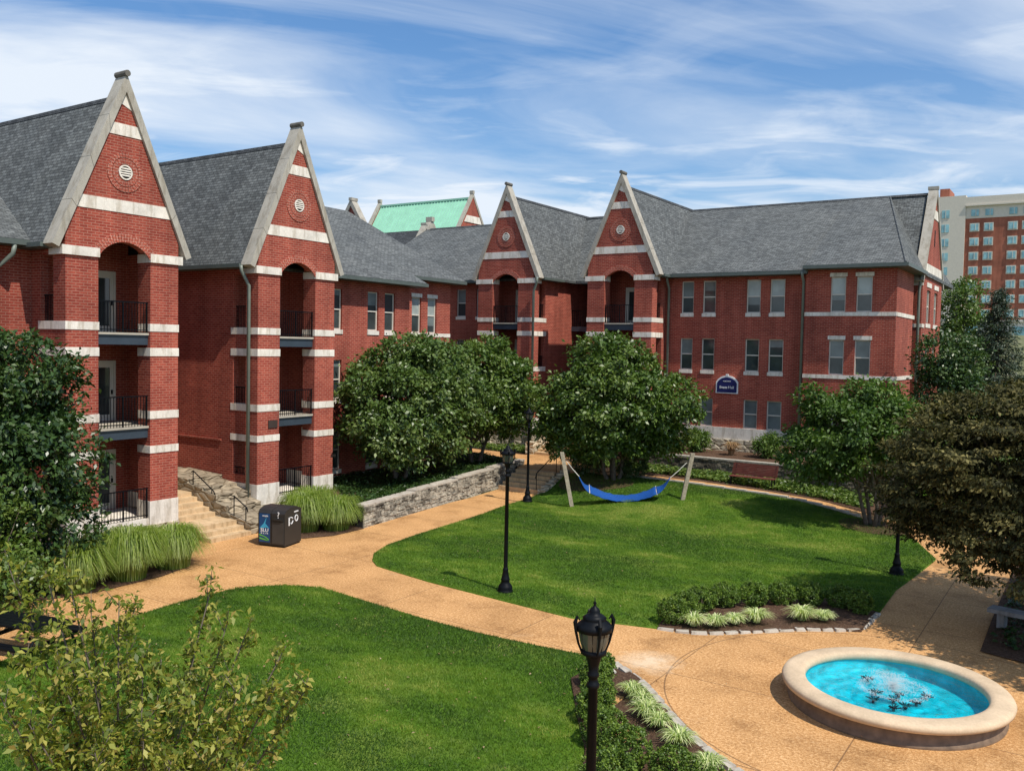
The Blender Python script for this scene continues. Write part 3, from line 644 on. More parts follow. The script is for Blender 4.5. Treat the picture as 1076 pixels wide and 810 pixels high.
def window(parent, u, z, wd, h, w0, blind=0, lintel=False, sill='stone', rot=0, loc=(0, 0, 0), u_ax='u', sillcol='white_limestone'):
    """double-hung window filling hole (u,u+wd,z,z+h) in wall whose front is w0"""
    y = w0+.10; f = MB()
    t = .055
    f.box(u, u+t, y, y+.08, z, z+h); f.box(u+wd-t, u+wd, y, y+.08, z, z+h); f.box(u+t, u+wd-t, y, y+.08, z+h-t, z+h); f.box(u+t, u+wd-t, y, y+.08, z, z+t)
    f.box(u+t, u+wd-t, y+.005, y+.07, z+h*.5-.03, z+h*.5+.03)
    o = f.build('window', 'frame_paint', parent, loc=loc, rot=rot)
    p = MB().mat('dark_glass' if blind != 3 else 'blind_grey')
    lo = y+.05
    p.box(u+t, u+wd-t, lo, lo+.01, z+t, z+h*.5-.03)
    p.mat('dark_glass' if blind == 0 else ('blind' if blind == 1 else 'blind_grey')); p.box(u+t, u+wd-t, lo-.02, lo-.01, z+h*.5+.03, z+h-t)
    p.build('pane', None, o)
    if blind == 0 and random.random() < .45:
        q = MB(); q.box(u+t, u+wd-t, lo-.030, lo-.024, z+h*random.uniform(.62, .85), z+h-t); q.build('blind', 'blind_grey', o)
    if blind == 1 and random.random() < .6:
        q = MB(); q.box(u+t, u+wd-t, lo-.012, lo-.006, z+h*random.uniform(.2, .36), z+h*.5-.03); q.build('blind', 'blind_grey', o)
    if sill: s = MB(); s.box(u-.03, u+wd+.03, w0-.04, w0+.1, z-.2, z-.002); s.build('sill', sillcol, o)
    if lintel: s = MB(); s.box(u-.06, u+wd+.06, w0-.02, w0+.1, z+h+.002, z+h+.2); s.build('lintel', 'white_limestone', o)
    b = MB(); b.box(u, u+wd, w0+.19, w0+.22, z, z+h); b.build('window_back', 'dark_recess', o)
    return o
def run_wall(parent, name, u0, u1, z0, z1, wins, depth, loc, rot, closed=True, base=None):
    holes = [(a[0], a[0]+a[2], a[1], a[1]+a[3]) for a in wins]
    b = MB(); b.wall(u0, u1, z0, z1, holes, 0, .22)
    if closed:
        b.face([(u0, 0, z0), (u0, 0, z1), (u0, depth, z1), (u0, depth, z0)]); b.face([(u1, 0, z0), (u1, depth, z0), (u1, depth, z1), (u1, 0, z1)])
    o = b.build(name, 'red_brick', parent, loc=loc, rot=rot, recalc=False)
    for a in wins: window(o, a[0], a[1], a[2], a[3], 0, *a[4:])
    return o

# =================================================================== building A (left), front faces +X
RA = PI/2    # local u -> +Y, w -> -X
def A(x, y, z=0): return (x, y, z)
BA = empty('brick_building', (-34, 20, 0), label='long red brick apartment building on the left with two tall pointed gable balcony towers', cat='building')
off = Vector((34, -20, 0))
def LA(x, y, z=0): v = Vector((x, y, z))+off; return tuple(v)
tower_parts(BA, LA(-26.9, 17.5), RA, 11, .75, label='nearest gable tower beside the leafy tree at left')
tower_parts(BA, LA(-26.9, 25.1), RA, 11, .8, label='second gable tower behind the black recycling bin')
def floors(us, wd=.75, datum=0.0, lint=False, pat=None):
    r = []
    for i, u in enumerate(us):
        for j, (z, h) in enumerate(((7.58, 1.84), (4.42, 1.78), (1.2, 1.78))):
            bl = pat[(i*3+j) % len(pat)] if pat else 0
            r.append((u, z+datum, wd, h, bl, lint and j < 2, None if lint and j < 2 else 'stone'))
    return r
# wall segments: left of tower 1, right of tower 2 (recessed), setback end
run_wall(BA, 'wall', -24, -2.03, .9, 10.1, floors([-4.6, -6.2, -9.5, -11.0, -14.3, -15.8], pat=[0, 2, 0]), 18, LA(-28.85, 17.5), RA)
run_wall(BA, 'wall', 2.03, 9.25, .9, 10.1, floors([3.75, 6.2, 7.4], pat=[0, 0, 2]), 18, LA(-28.85, 25.1), RA)
run_wall(BA, 'wall', 9.05, 13.7, .9, 10.5, floors([10.45, 11.75], lint=True, pat=[1, 3, 0]), 17, LA(-29.7, 25.1), RA)
b = MB(); b.box(9.3, 13.72, -.02, .2, 7.38, 7.575); b.build('stone_band', 'white_limestone', BA, loc=LA(-29.7, 25.1), rot=RA)
# stone plinth
b = MB().mat('white_limestone'); b.box(-24, -2.06, -.05, 1, .55, 1.2); b.box(2.06, 9.3, -.05, 1, .55, 1.2)
b.mat('rubble_limestone'); b.box(-24, -2.06, -.08, 1, -.4, .55); b.box(2.06, 9.33, -.08, 1, -.4, .55); b.build('plinth', None, BA, loc=LA(-28.85, 21.3-3.8), rot=RA) if False else None
b = MB(); b.box(-24, -2.06, -.05, .5, -.4, .9); b.build('plinth', 'white_limestone', BA, loc=LA(-28.85, 17.5), rot=RA)
b = MB(); b.box(2.06, 9.3, -.05, .5, -.4, .9); b.box(9.3, 13.75, .8, 1.3, -.4, .9); b.build('plinth', 'white_limestone', BA, loc=LA(-28.85, 25.1), rot=RA)
# court end wall between the towers, brick bodies
b = MB(); b.box(-35.9, -35.6, 19.5, 23.1, 0, 12.5); b.build('wall', 'red_brick', BA, off=(-34, 20, 0))
# main roofs
kA = .495
def slopeA(y0, y1, xe, name='roof'):
    r = MB(); ze = 10.03+(-28.2-xe)*kA
    r.prism([(xe, ze), (-38, 14.9), (-47.8, 10.03), (-47.8, 9.9), (-38, 14.72), (xe, ze-.14)], 'y', y0, y1); return r
r = slopeA(-6.5, 17.3, -28.2); r.build('roof', 'slate_shingles', BA, off=(-34, 20, 0))
r = slopeA(25.3, 34.9, -28.2); r.build('roof', 'slate_shingles', BA, off=(-34, 20, 0))
r = slopeA(34.9, 39.35, -29.1); r.build('roof', 'slate_shingles', BA, off=(-34, 20, 0))
g = MB(); g.box(-28.3, -28.12, -6.5, 15.05, 9.84, 10.0); g.box(-28.8, -28.3, -6.5, 15.05, 9.82, 9.86); g.build('gutter', 'gutter_metal', BA, off=(-34, 20, 0))
g = MB(); g.box(-28.3, -28.12, 27.6, 34.95, 9.84, 10.0); g.box(-28.8, -28.3, 27.6, 34.9, 9.82, 9.86); g.box(-29.6, -28.3, 34.87, 34.97, 9.82, 10.0); g.build('gutter', 'gutter_metal', BA, off=(-34, 20, 0))
g = MB(); g.box(-29.2, -29.02, 34.97, 39.4, 10.28, 10.44); g.box(-29.7, -29.2, 34.97, 39.35, 10.26, 10.3); g.build('gutter', 'gutter_metal', BA, off=(-34, 20, 0))
b = MB(); b.prism([(-29.75, 10.3), (-38, 14.6), (-46.2, 10.3)], 'y', 38.6, 38.8); b.build('end_gable', 'red_brick', BA, off=(-34, 20, 0))
def end_block(parent, loc, rot, label=None, hw=3.5, zt=9.85, za=15.2, zr=14.83):
    """gabled end bay: brick face with coping and steep roof; local frame like the towers"""
    b = MB(); b.wall(-hw, hw, .5, zt, [(-1.9, -.7, 1.2+k*3.15, 3.0+k*3.15) for k in range(3)]+[(.7, 1.9, 1.2+k*3.15, 3.0+k*3.15) for k in range(3)], 0, .22)
    for s in (-1, 1): b.face([(s*hw, 0, .5), (s*hw, 4, .5), (s*hw, 4, zt), (s*hw, 0, zt)])
    b.prism([(-hw, zt), (hw, zt), (0, za)], 'y', 0, .3)
    o = b.build('end_bay', 'red_brick', parent, loc=loc, rot=rot, recalc=False)
    if label: o['label'] = label
    sl = (za-zt)/hw
    def bd(*bx):
        w = MB()
        for q in bx: w.box(*q)
        w.build('stone_band', 'white_limestone', o)
    for z0, z1 in ((zt+.25, zt+.85), (zt+3.5, zt+4.0)):
        a = (za-z0)/sl; c = (za-z1)/sl; w = MB(); w.prism([(-a, z0), (a, z0), (c, z1), (-c, z1)], 'y', -.03, .02); w.build('stone_band', 'white_limestone', o)
    for z in (7.4, 4.25): bd((-2.1, -.5, -.03, .05, z-.17, z+.05)); bd((.5, 2.1, -.03, .05, z-.17, z+.05))
    bd((-2.1, -.5, -.03, .05, 9.45, 9.7)); bd((.5, 2.1, -.03, .05, 9.45, 9.7)); bd((-hw-.02, -2.6, -.03, .05, 7.2, 7.4), (-hw-.025, -hw+.1, -.025, 3.8, 7.2, 7.4)); bd((-hw-.025, -hw+.1, -.02, 3.8, 9.45, 9.7))
    s_ = MB(); s_.box(-.12, .12, -.02, .02, zt+2.0, zt+2.9); s_.build('slit_vent', 'dark_recess', o)
    for k in range(3):
        for u in (-1.9, .7):
            f = MB().mat('frame_paint'); z = 1.2+k*3.15
            for q in (0, .57, 1.14): f.box(u+q, u+q+.06, .08, .14, z, z+1.8)
            f.box(u+.06, u+.57, .08, .14, z+.87, z+.93); f.box(u+.63, u+1.14, .08, .14, z+.87, z+.93); f.mat('dark_glass'); f.box(u, u+1.2, .15, .2, z, z+1.8); f.build('window', None, o)
    c = MB()
    for s in (-1, 1):
        U = Vector((0, 0, za+.42)); F_ = Vector((s*(hw+.35), 0, zt-.15)); d = (F_-U).normalized(); n_ = Vector((-s*abs(d.z), 0, -abs(d.x))); inn = n_*.22; k = -inn.x/d.x; Ui = U+inn+d*k; Fi = F_+inn
        P = lambda p, y: (p.x, y, p.z); c.hexa([P(U, -.08), P(F_, -.08), P(Fi, -.08), P(Ui, -.08), P(U, .4), P(F_, .4), P(Fi, .4), P(Ui, .4)])
    c.box(-.12, .12, -.12, .44, za+.3, za+.48); c.build('gable_coping', 'grey_coping', o)
    r = MB()
    for s in (-1, 1): r.prism([(0, zr), (s*(hw+.2), zt-.1), (s*(hw+.2), zt-.24), (0, zr-.18)], 'y', .48, 5)
    r.build('steep_roof', 'slate_shingles', o)
    return o
# east-facing bay uses rot 90 deg; north-facing bay of A uses rot 180 deg
end_block(BA, LA(-38, 40.0), PI, za=15.25)
# downpipes of A
def pipe(parent, pts, mat='pipe_metal', r=.055, off=(0, 0, 0)):
    p = MB(); p.tube([(a-off[0], b-off[1], c-off[2]) for a, b, c in pts], [r]*len(pts), 8)
    for q in pts[-1:]: pass
    return p.build('downpipe', mat, parent, smooth=True)
OA = (-34, 20, 0)
pipe(BA, [(-27.3, 22.58, 9.85), (-27.3, 22.6, 9.65), (-27.25, 22.92, 9.1), (-27.25, 22.92, .35)], off=OA, r=.07)
pv = MB(); pv.bar((-27.25-OA[0], 22.92-OA[1], .0), (-27.25-OA[0], 22.92-OA[1], .5), .1, 10); pv.build('pipe_boot', 'pvc_white', BA)
pipe(BA, [(-28.2, 14.6, 9.85), (-28.2, 14.55, 9.55), (-28.7, 14.3, 9.1), (-28.75, 14.3, .2)], off=OA, r=.075)
pl = MB(); pl.box(-26.9-OA[0], -26.86-OA[0], 23.6-OA[1], 24.05-OA[1], 3.6, 3.9); pl.build('wall_plaque', 'plaque', BA)
b = MB(); b.box(-37, -29.0, 23.02, 23.07, 3.0, 3.06); b.build('belt_course', 'arch_brick', BA, off=OA)

# =================================================================== building B (back), front faces -Y, datum +1.22
D = 1.22
BB = empty('brick_building', (-22, 52, 0), label='red brick apartment building across the back with two gable towers and a blue hall sign', cat='building')
OB = (-22, 52, 0)
def LB(x, y, z=0): return (x-OB[0], y-OB[1], z)
tower_parts(BB, LB(-30.45, 45.3, D), 0, 10.8, -.35, label='back gable tower rising behind the middle trees')
tower_parts(BB, LB(-22.7, 45.3, D), 0, 10.8, -.3, label='back gable tower above the hammock tree')
def fl(xs, wd, lint, pat, z0=D): return floors(xs, wd, z0, lint, pat)
WB = [(x, z, w, h, b_, False, 'stone') for x, w, bl in ((-19.72, .72, (2, 2, 3)), (-18.46, .74, (0, 0, 3)), (-15.98, .77, (1, 0, 3)), (-14.70, .79, (1, 0, 3))) for (z, h), b_ in zip(((9.02, 1.79), (5.86, 1.76), (2.55, 1.76)), bl)]
run_wall(BB, 'wall', -20.68, -12.7, 2.75, 11.25, [(a[0], a[1]+.0 if a[1] > 2.7 else 2.76, *a[2:3], a[3]-(0 if a[1] > 2.7 else .2), *a[4:6], a[6]) for a in WB], 12, LB(0, 47.2), 0)
PW = []
for x, w, bl in ((-11.45, .74, (1, 2, 3)), (-10.2, .76, (1, 2, 3))):
    for (z, h), b_ in zip(((9.03, 1.78), (5.85, 1.78), (2.76, 1.56)), bl): PW.append((x, z, w, h, b_, True, None))
run_wall(BB, 'wall', -12.7, -8.3, 2.75, 11.5, PW, 4.6, LB(0, 46.7), 0)
b = MB()
for z in (8.83, 5.65): b = MB(); b.box(-12.72, -8.28, 46.67, 46.9, z, z+.195); b.box(-8.5, -8.27, 46.9, 51.8, z, z+.195); b.build('stone_band', 'white_limestone', BB, off=OB)
run_wall(BB, 'wall', -45, -32.48, .6, 11.25, [(x, z, .75, h, 2, False, 'stone') for x in (-35.6, -34.0, -40, -38.5) for z, h in ((8.85, 1.79), (5.6, 1.76))], 8, LB(0, 47.2), 0)
b = MB().mat('white_limestone'); b.box(-20.7, -12.7, 47.13, 47.6, 2.1, 2.75); b.box(-12.72, -8.25, 46.63, 47.3, 2.1, 2.75); b.box(-8.6, -8.24, 47.3, 51.8, 2.1, 2.75)
b.mat('rubble_limestone'); b.box(-20.7, -12.75, 47.06, 47.55, 1.0, 2.1); b.box(-12.76, -8.2, 46.58, 47.2, 1.0, 2.1); b.box(-8.6, -8.2, 47.2, 51.8, 1.0, 2.1); b.build('plinth', None, BB, off=OB)
b = MB().mat('white_limestone'); b.box(-45, -32.5, 47.1, 47.6, -.2, .6); b.build('plinth', None, BB, off=OB)
# court between the two back towers: dark galleries
b = MB().mat('red_brick'); b.box(-28.42, -24.73, 54.0, 54.3, 0, 13); b.mat('deck_steel')
for z in (5.1, 8.3): b.box(-28.42, -24.73, 50.0, 53.9, z-.3, z)
b.mat('black_iron')
for z in (5.1, 8.3):
    b.box(-28.42, -24.73, 50.0, 50.04, z+1.0, z+1.04)
    for k in range(24): b.box(-28.38+k*.155, -28.36+k*.155, 50.01, 50.03, z, z+1)
b.build('court_gallery', None, BB, off=OB)
kB = .557
def slopeB(x0, x1, ye, z_e=11.2):
    r = MB(); r.prism([(ye, z_e+(ye-46.6)*kB), (55.3, 16.05), (64, 11.2), (64, 11.06), (55.3, 15.88), (ye, z_e+(ye-46.6)*kB-.14)], 'x', x0, x1); return r
slopeB(-44.8, -30.4, 46.6).build('roof', 'slate_shingles', BB, off=OB)
r = MB(); r.prism([(49.7, 11.2), (55.3, 16.05), (64, 11.2), (64, 11.06), (55.3, 15.88), (49.7, 11.02)], 'x', -30.4, -22.7); r.build('roof', 'slate_shingles', BB, off=OB)
r = slopeB(-22.7, -12.65, 46.6)
r.build('roof', 'slate_shingles', BB, off=OB)
# pavilion roof with hipped east end
r = MB(); e0 = 11.38; y0 = 46.1
P = dict(a=(-12.65, y0, e0), b=(-7.85, y0, e0), c=(-10.4, 55.3, 16.055), d=(-12.65, 55.3, 16.055), e=(-7.85, 63, 11.3), f=(-12.65, 63, 11.3))
r.face([P['a'], P['b'], P['c'], P['d']]); r.face([P['b'], P['e'], P['c']]); r.face([P['d'], P['c'], P['e'], P['f']]); dn = lambda p: (p[0], p[1], p[2]-.14)
r.face([dn(P['a']), dn(P['b']), P['b'], P['a']]); r.face([dn(P['b']), dn(P['e']), P['e'], P['b']]); r.face([dn(P['a']), P['a'], P['d'], dn(P['d'])]); r.face([dn(P['a']), dn(P['f']), dn(P['e']), dn(P['b'])])
r.build('roof', 'slate_shingles', BB, off=OB)
hc = MB(); hc.tube([(-7.85, y0, e0+.02), (-10.4, 55.3, 16.07)], [.05, .05], 6); hc.build('hip_cap', 'slate_shingles', BB, off=OB)
rc = MB(); rc.prism([(55.14, 15.98), (55.3, 16.12), (55.46, 15.98), (55.3, 16.02)], 'x', -44.4, -7.9); rc.build('ridge_cap', 'dark_shingles', BB, off=OB)
g = MB(); g.box(-20.1, -12.6, 46.48, 46.66, 11.0, 11.17); g.box(-20.1, -12.75, 46.66, 47.2, 10.98, 11.02); g.build('gutter', 'gutter_metal', BB, off=OB)
g = MB(); g.box(-12.7, -7.7, 45.98, 46.16, 11.2, 11.38); g.box(-7.85, -7.7, 46.16, 51.7, 11.2, 11.38); g.box(-12.7, -7.85, 46.16, 46.75, 11.18, 11.22); g.box(-8.3, -7.85, 46.75, 51.7, 11.18, 11.22); g.build('gutter', 'gutter_metal', BB, off=OB)
g = MB(); g.box(-44.8, -32.9, 46.48, 46.66, 11.0, 11.17); g.box(-44.8, -32.6, 46.66, 47.2, 10.98, 11.02); g.build('gutter', 'gutter_metal', BB, off=OB)
end_block(BB, LB(-7.95, 55.3, D), RA, hw=3.4, zt=9.85, za=14.75)
b = MB(); b.prism([(47.2, 11.2), (55.3, 15.6), (63, 11.2)], 'x', -44.9, -44.6); b.build('end_gable', 'red_brick', BB, off=OB)
end_block(BB, LB(-45.2, 55.3, D), -RA, hw=3.4, zt=9.95, za=14.9)
for pts in ([(-20.35, 46.5, 11.05), (-20.35, 46.55, 10.85), (-20.45, 47.08, 10.4), (-20.45, 47.08, 1.5)], [(-12.85, 46.5, 11.1), (-12.85, 46.5, 10.9), (-12.85, 46.8, 10.6), (-12.85, 46.8, 1.5)], [(-27.95, 44.95, 11.1), (-28.0, 45.0, 10.8), (-28.3, 45.15, 10.3), (-28.3, 45.15, 1.0)], [(-8.0, 51.6, 11.2), (-8.05, 51.7, 10.8), (-8.1, 51.75, 10.3), (-8.1, 51.75, 1.2)]):
    pipe(BB, pts, off=OB, r=.075)
b = MB(); b.box(-28.5, -24.7, 55, 55.3, 11, 15.5); b.build('wall', 'red_brick', BB, off=OB)

# hall sign on building B
def text_obj(name, txt, size, mat, parent, loc, rx=PI/2, rz=0, extrude=.004, align='CENTER', sx=1):
    cu = bpy.data.curves.new(name, 'FONT'); cu.body = txt; cu.size = size; cu.align_x = align; cu.extrude = extrude; cu.resolution_u = 2; cu.offset = size*.012
    t = bpy.data.objects.new('tmp_text', cu); COL.objects.link(t); dg = bpy.context.evaluated_depsgraph_get(); me = bpy.data.meshes.new_from_object(t.evaluated_get(dg)); bpy.data.objects.remove(t)
    me.materials.clear(); me.materials.append(MATS[mat]); o = bpy.data.objects.new(name, me); COL.objects.link(o); o.parent = parent; o.location = loc; o.rotation_euler = (rx, 0, rz); o.scale.x = sx; return o
sg = empty('hall_sign', (-16.9, 47.14, 4.62), label='dark blue arched hall name sign with pale border on the brick wall', cat='sign')
def sign_poly(w, h, rise, n=12):
    p = [(-w/2, 0), (w/2, 0), (w/2, h)]
    for k in range(1, n): t = k/n; x = w/2-w*t; p.append((x, h+rise*(1-(2*t-1)**2)**.75))
    return p+[(-w/2, h)]
b = MB(); b.prism(sign_poly(1.24, .62, .36), 'y', -.03, .05); b.prism([(-.07, .96), (.07, .96), (.07, 1.06), (-.07, 1.06)], 'y', -.04, .04); b.build('border', 'decal_white', sg)
b = MB(); b.prism([(x, z+.05) for x, z in sign_poly(1.12, .52, .32)], 'y', -.042, -.02); b.build('panel', 'sign_blue', sg)
text_obj('lettering', 'Evans Hall', .20, 'decal_white', sg, (0, -.05, .27)); text_obj('lettering', 'RESIDENCE', .085, 'decal_white', sg, (0, -.05, .64))

# =================================================================== buildings beyond
gb = empty('church_building', (-60, 75, 0), label='distant brick hall with a pale green copper roof behind the grey roofs', cat='building')
OG = (-60, 75, 0)
b = MB(); b.box(-67.4, -54.9, 70.2, 79.8, 0, 14.6); b.build('wall', 'red_brick', gb, off=OG)
r = MB()
for s in (-1, 1): r.prism([(75, 22.15), (75+s*5.1, 14.2), (75+s*5.1, 14.05), (75, 21.95)], 'x', -67.3, -55)
r.build('roof', 'copper_green', gb, off=OG)
r = MB()
for k in range(31): x = -67.2+k*.4; r.hexa([(x, 69.9, 14.2), (x+.05, 69.9, 14.2), (x+.05, 75, 22.16), (x, 75, 22.16), (x, 69.86, 14.25), (x+.05, 69.86, 14.25), (x+.05, 74.96, 22.24), (x, 74.96, 22.24)])
r.box(-67.3, -55, 74.85, 75.15, 22.12, 22.3); r.build('roof_seams', 'copper_green', gb, off=OG)
for x0, x1 in ((-67.7, -67.3), (-55.0, -54.6)):
    b = MB(); b.prism([(70.3, 14.6), (75, 22.2), (79.7, 14.6)], 'x', x0+.05, x1-.05); b.build('gable', 'red_brick', gb, off=OG)
    c = MB()
    for s in (-1, 1): c.prism([(75, 22.75), (75+s*5.4, 14.4), (75+s*5.15, 14.3), (75, 22.3)], 'x', x0+.02, x1-.02)
    c.box(x0-.02, x1+.02, 74.85, 75.15, 22.6, 22.95); c.build('coping', 'grey_coping', gb, off=OG)
b = MB(); b.prism([(73.5, 19.6), (76.5, 19.6), (76.1, 20.3), (73.9, 20.3)], 'x', -54.72, -54.58); b.build('stone_band', 'white_limestone', gb, off=OG)
an = empty('annex_building', (-52, 62, 0), label='small distant gabled brick annex with dark roof between the grey roofs', cat='building'); ON = (-52, 62, 0)
b = MB(); b.box(-60, -50.5, 59.5, 66.5, 0, 13.4); b.prism([(59.5, 13.4), (63, 17.4), (66.5, 13.4)], 'x', -50.9, -50.5); b.build('wall', 'red_brick', an, off=ON)
r = MB()
for s in (-1, 1): r.prism([(63, 17.3), (63+s*3.8, 13.2), (63+s*3.8, 13.1), (63, 17.1)], 'x', -60, -50.9)
r.build('roof', 'dark_shingles', an, off=ON)
c = MB()
for s in (-1, 1): c.prism([(63, 18.2), (63+s*3.9, 13.3), (63+s*3.5, 13.2), (63, 17.35)], 'x', -50.95, -50.4)
c.box(-51, -50.3, 62.8, 63.2, 18.0, 18.4); c.build('coping', 'grey_coping', an, off=ON)
b = MB(); b.prism([(61.6, 15.4), (64.4, 15.4), (64.0, 16.0), (62.0, 16.0)], 'x', -50.52, -50.38); b.build('stone_band', 'white_limestone', an, off=ON)

ht = empty('hotel_building', (-20, 222, 12), label='distant tall hotel block of pale stone and red brick at the right edge', cat='building'); OH = (-20, 222, 12)
b = MB(); b.box(-31, -25.0, 214.6, 235, 8, 41.3); b.build('stone_tower', 'hotel_stone', ht, off=OH)
b = MB(); b.box(-25.0, 6, 215, 240, 13, 36.3); b.build('wall', 'hotel_brick', ht, off=OH)
b = MB(); b.box(-25.0, 6, 214.9, 240, 36.3, 39.2); b.box(-25.0, 6, 214.6, 240, 39.2, 40.9); b.box(-25, 6, 214.3, 240, 38.9, 39.2); b.build('cornice', 'hotel_stone', ht, off=OH)
b = MB(); b.box(-30.5, -28.6, 217, 225, 41.3, 43.4); b.build('penthouse', 'hotel_brick', ht, off=OH)
b = MB(); b.box(-26, 6, 212.5, 215, 9.5, 13.2); b.build('podium', 'hotel_stone', ht, off=OH)
zs = [36.6-k*3.08 for k in range(8)]
for i, z in enumerate(zs):
    cols = [-30.9, -29.5] if i < 4 else []
    for x in [-29.6]: 
        f = MB().mat('hotel_stone')
        if i < 5:
            f.mat('hotel_glass'); f.box(x, x+1.5, 214.5, 214.65, z, z+1.7); f.mat('frame_paint'); f.box(x+.7, x+.78, 214.42, 214.5, z, z+1.7); f.build('window', None, ht, off=OH)
    for x in (-24.1, -21.4, -16.9, -14.3, -10.2, -7.6):
        f = MB()
        if i > 0: f.mat('hotel_stone'); f.box(x, x+1.86, 214.85, 214.98, z-.05, z+1.75)
        f.mat('hotel_glass'); f.box(x+.2, x+1.66, 214.75, 214.92, z+.17, z+1.55); f.mat('frame_paint'); f.box(x+1.05, x+1.15, 214.68, 214.75, z+.17, z+1.55); f.build('window', None, ht, off=OH)
lw = empty('low_building', (-14, 150, 9), label='low white flat building in front of the hotel', cat='building'); OL = (-14, 150, 9)
b = MB(); b.box(-22, 5, 148, 156, 7, 11.9); b.box(-22.3, 5, 147.7, 156, 11.9, 12.2); b.build('wall', 'white_limestone', lw, off=OL)
for k in range(7): b = MB(); b.box(-16.5+k*3, -14.9+k*3, 147.9, 148.05, 9.9, 11.2); b.build('window', 'hotel_glass', lw, off=OL)

# =================================================================== steps, walls, rails
st = MB()
x = -25.2; z = 0
lv = [(-25.2, .15), (-25.6, .30), (-26.0, .45), (-27.2, .60), (-27.55, .75), (-27.9, .90), (-28.25, 1.05), (-28.6, 1.2)]
for k, (x, z) in enumerate(lv):
    xe = -35.6 if k == len(lv)-1 else lv[k+1][0]-.25
    st.box(x, xe, 19.62, 21.38, -.3 if k == 0 else lv[k-1][1]-.1, z)
s1 = st.build('stone_steps', 'step_stone'); tag(s1, 'pale stone steps climbing between the two left gable towers', 'steps')
cw = MB(); prev = None
prof = [(-25.25, .22), (-25.9, .5), (-26.6, .62), (-27.2, .95), (-28.0, 1.3), (-28.9, 1.5), (-31, 1.75), (-35.5, 1.8)]
for (xa, za), (xb, zb) in zip(prof, prof[1:]):
    cw.hexa([(xb, 21.4, -.2), (xa, 21.4, -.2), (xa, 23.03, -.2), (xb, 23.03, -.2), (xb, 21.4, zb), (xa, 21.4, zb-.1), (xa, 23.03, zb-.1), (xb, 23.03, zb)])
tag(cw.build('planter_wall', 'shaded_rubble'), 'rough limestone cheek wall beside the steps between the left towers', 'wall')
def rail(pts, posts, label, r=.022):
    m = MB(); m.tube(pts, [r]*len(pts), 6)
    for a, b_ in posts: m.bar(a, b_, r*.9, 6)
    return tag(m.build('handrail', 'black_iron', smooth=True), label, 'handrail', 'black iron stair handrails')
rail([(-28.7, 21.45, 1.95), (-28.6, 21.45, 2.0), (-27.4, 21.45, 1.35), (-27.3, 21.45, 1.2)], [((-28.6, 21.45, 1.25), (-28.6, 21.45, 2.0)), ((-27.5, 21.45, .8), (-27.5, 21.45, 1.4))], 'upper black handrail on the rough wall between the left towers')
rail([(-26.4, 21.42, 1.3), (-26.2, 21.42, 1.3), (-25.5, 21.42, .95), (-25.45, 21.42, .8)], [((-26.2, 21.42, .5), (-26.2, 21.42, 1.3)), ((-25.55, 21.42, .2), (-25.55, 21.42, .98))], 'lower black handrail at the foot of the left steps')
# retaining wall 1: stones in a coursed mesh with cap
def stone_wall(name, a, b, ha, hb, th, mat, label, z0a=-.2, z0b=-.2, cap='kerb_stone', base=(0, 0)):
    a = Vector((*a, 0)); b = Vector((*b, 0)); d = (b-a).normalized(); n = Vector((-d.y, d.x, 0)); L = (b-a).length
    m = MB().mat(mat)
    q = lambda t, s, z: tuple(a+d*t+n*s+Vector((0, 0, z)))
    seg = max(1, int(L/3.2)); hz = []
    for i in range(seg):
        t0 = L*i/seg; t1 = L*(i+1)/seg; h0 = ha+(hb-ha)*(i+.5)/seg; zb = z0a+(z0b-z0a)*i/seg
        m.mat(mat); y = zb; r_ = 0
        while y < h0-.02:
            ch = random.choice((.06, .08, .11)); y2 = min(h0, y+ch); t = t0
            while t < t1-.01:
                l = random.uniform(.14, .5); t2 = min(t1, t+l); o = random.uniform(0, .07)
                m.hexa([q(t+.006, -o, y+.004), q(t2-.006, -o, y+.004), q(t2-.006, th, y+.004), q(t+.006, th, y+.004), q(t+.006, -o+random.uniform(0, .012), y2-.004), q(t2-.006, -o, y2-.004), q(t2-.006, th, y2-.004), q(t+.006, th, y2-.004)]); t = t2
            y = y2
        m.mat(cap); m.hexa([q(t0, -.05, h0), q(t1, -.05, h0), q(t1, th+.05, h0), q(t0, th+.05, h0), q(t0, -.05, h0+.07), q(t1, -.05, h0+.07), q(t1, th+.05, h0+.07), q(t0, th+.05, h0+.07)])
        m.mat('dark_recess'); m.hexa([q(t0, .02, zb-.1), q(t1, .02, zb-.1), q(t1, th-.01, zb-.1), q(t0, th-.01, zb-.1), q(t0, .02, h0-.002), q(t1, .02, h0-.002), q(t1, th-.01, h0-.002), q(t0, th-.01, h0-.002)])
    return tag(m.build(name, None), label, 'wall')
stone_wall('retaining_wall', (-22.9, 24.75), (-24.95, 39.2), .78, 1.02, .35, 'course_stone', 'long grey limestone retaining wall beside the curving path')
stone_wall('retaining_wall', (-26.3, 26.3), (-22.9, 24.75), .78, .78, .3, 'weathered_rubble', 'short return of the limestone wall by the tall grass clump') if False else None
stone_wall('retaining_wall', (-19.8, 43.25), (-7.4, 43.25), 1.42, 1.42, .3, 'course_stone_dark', 'dark stone retaining wall behind the red bench', .4, .2, 'grey_coping')
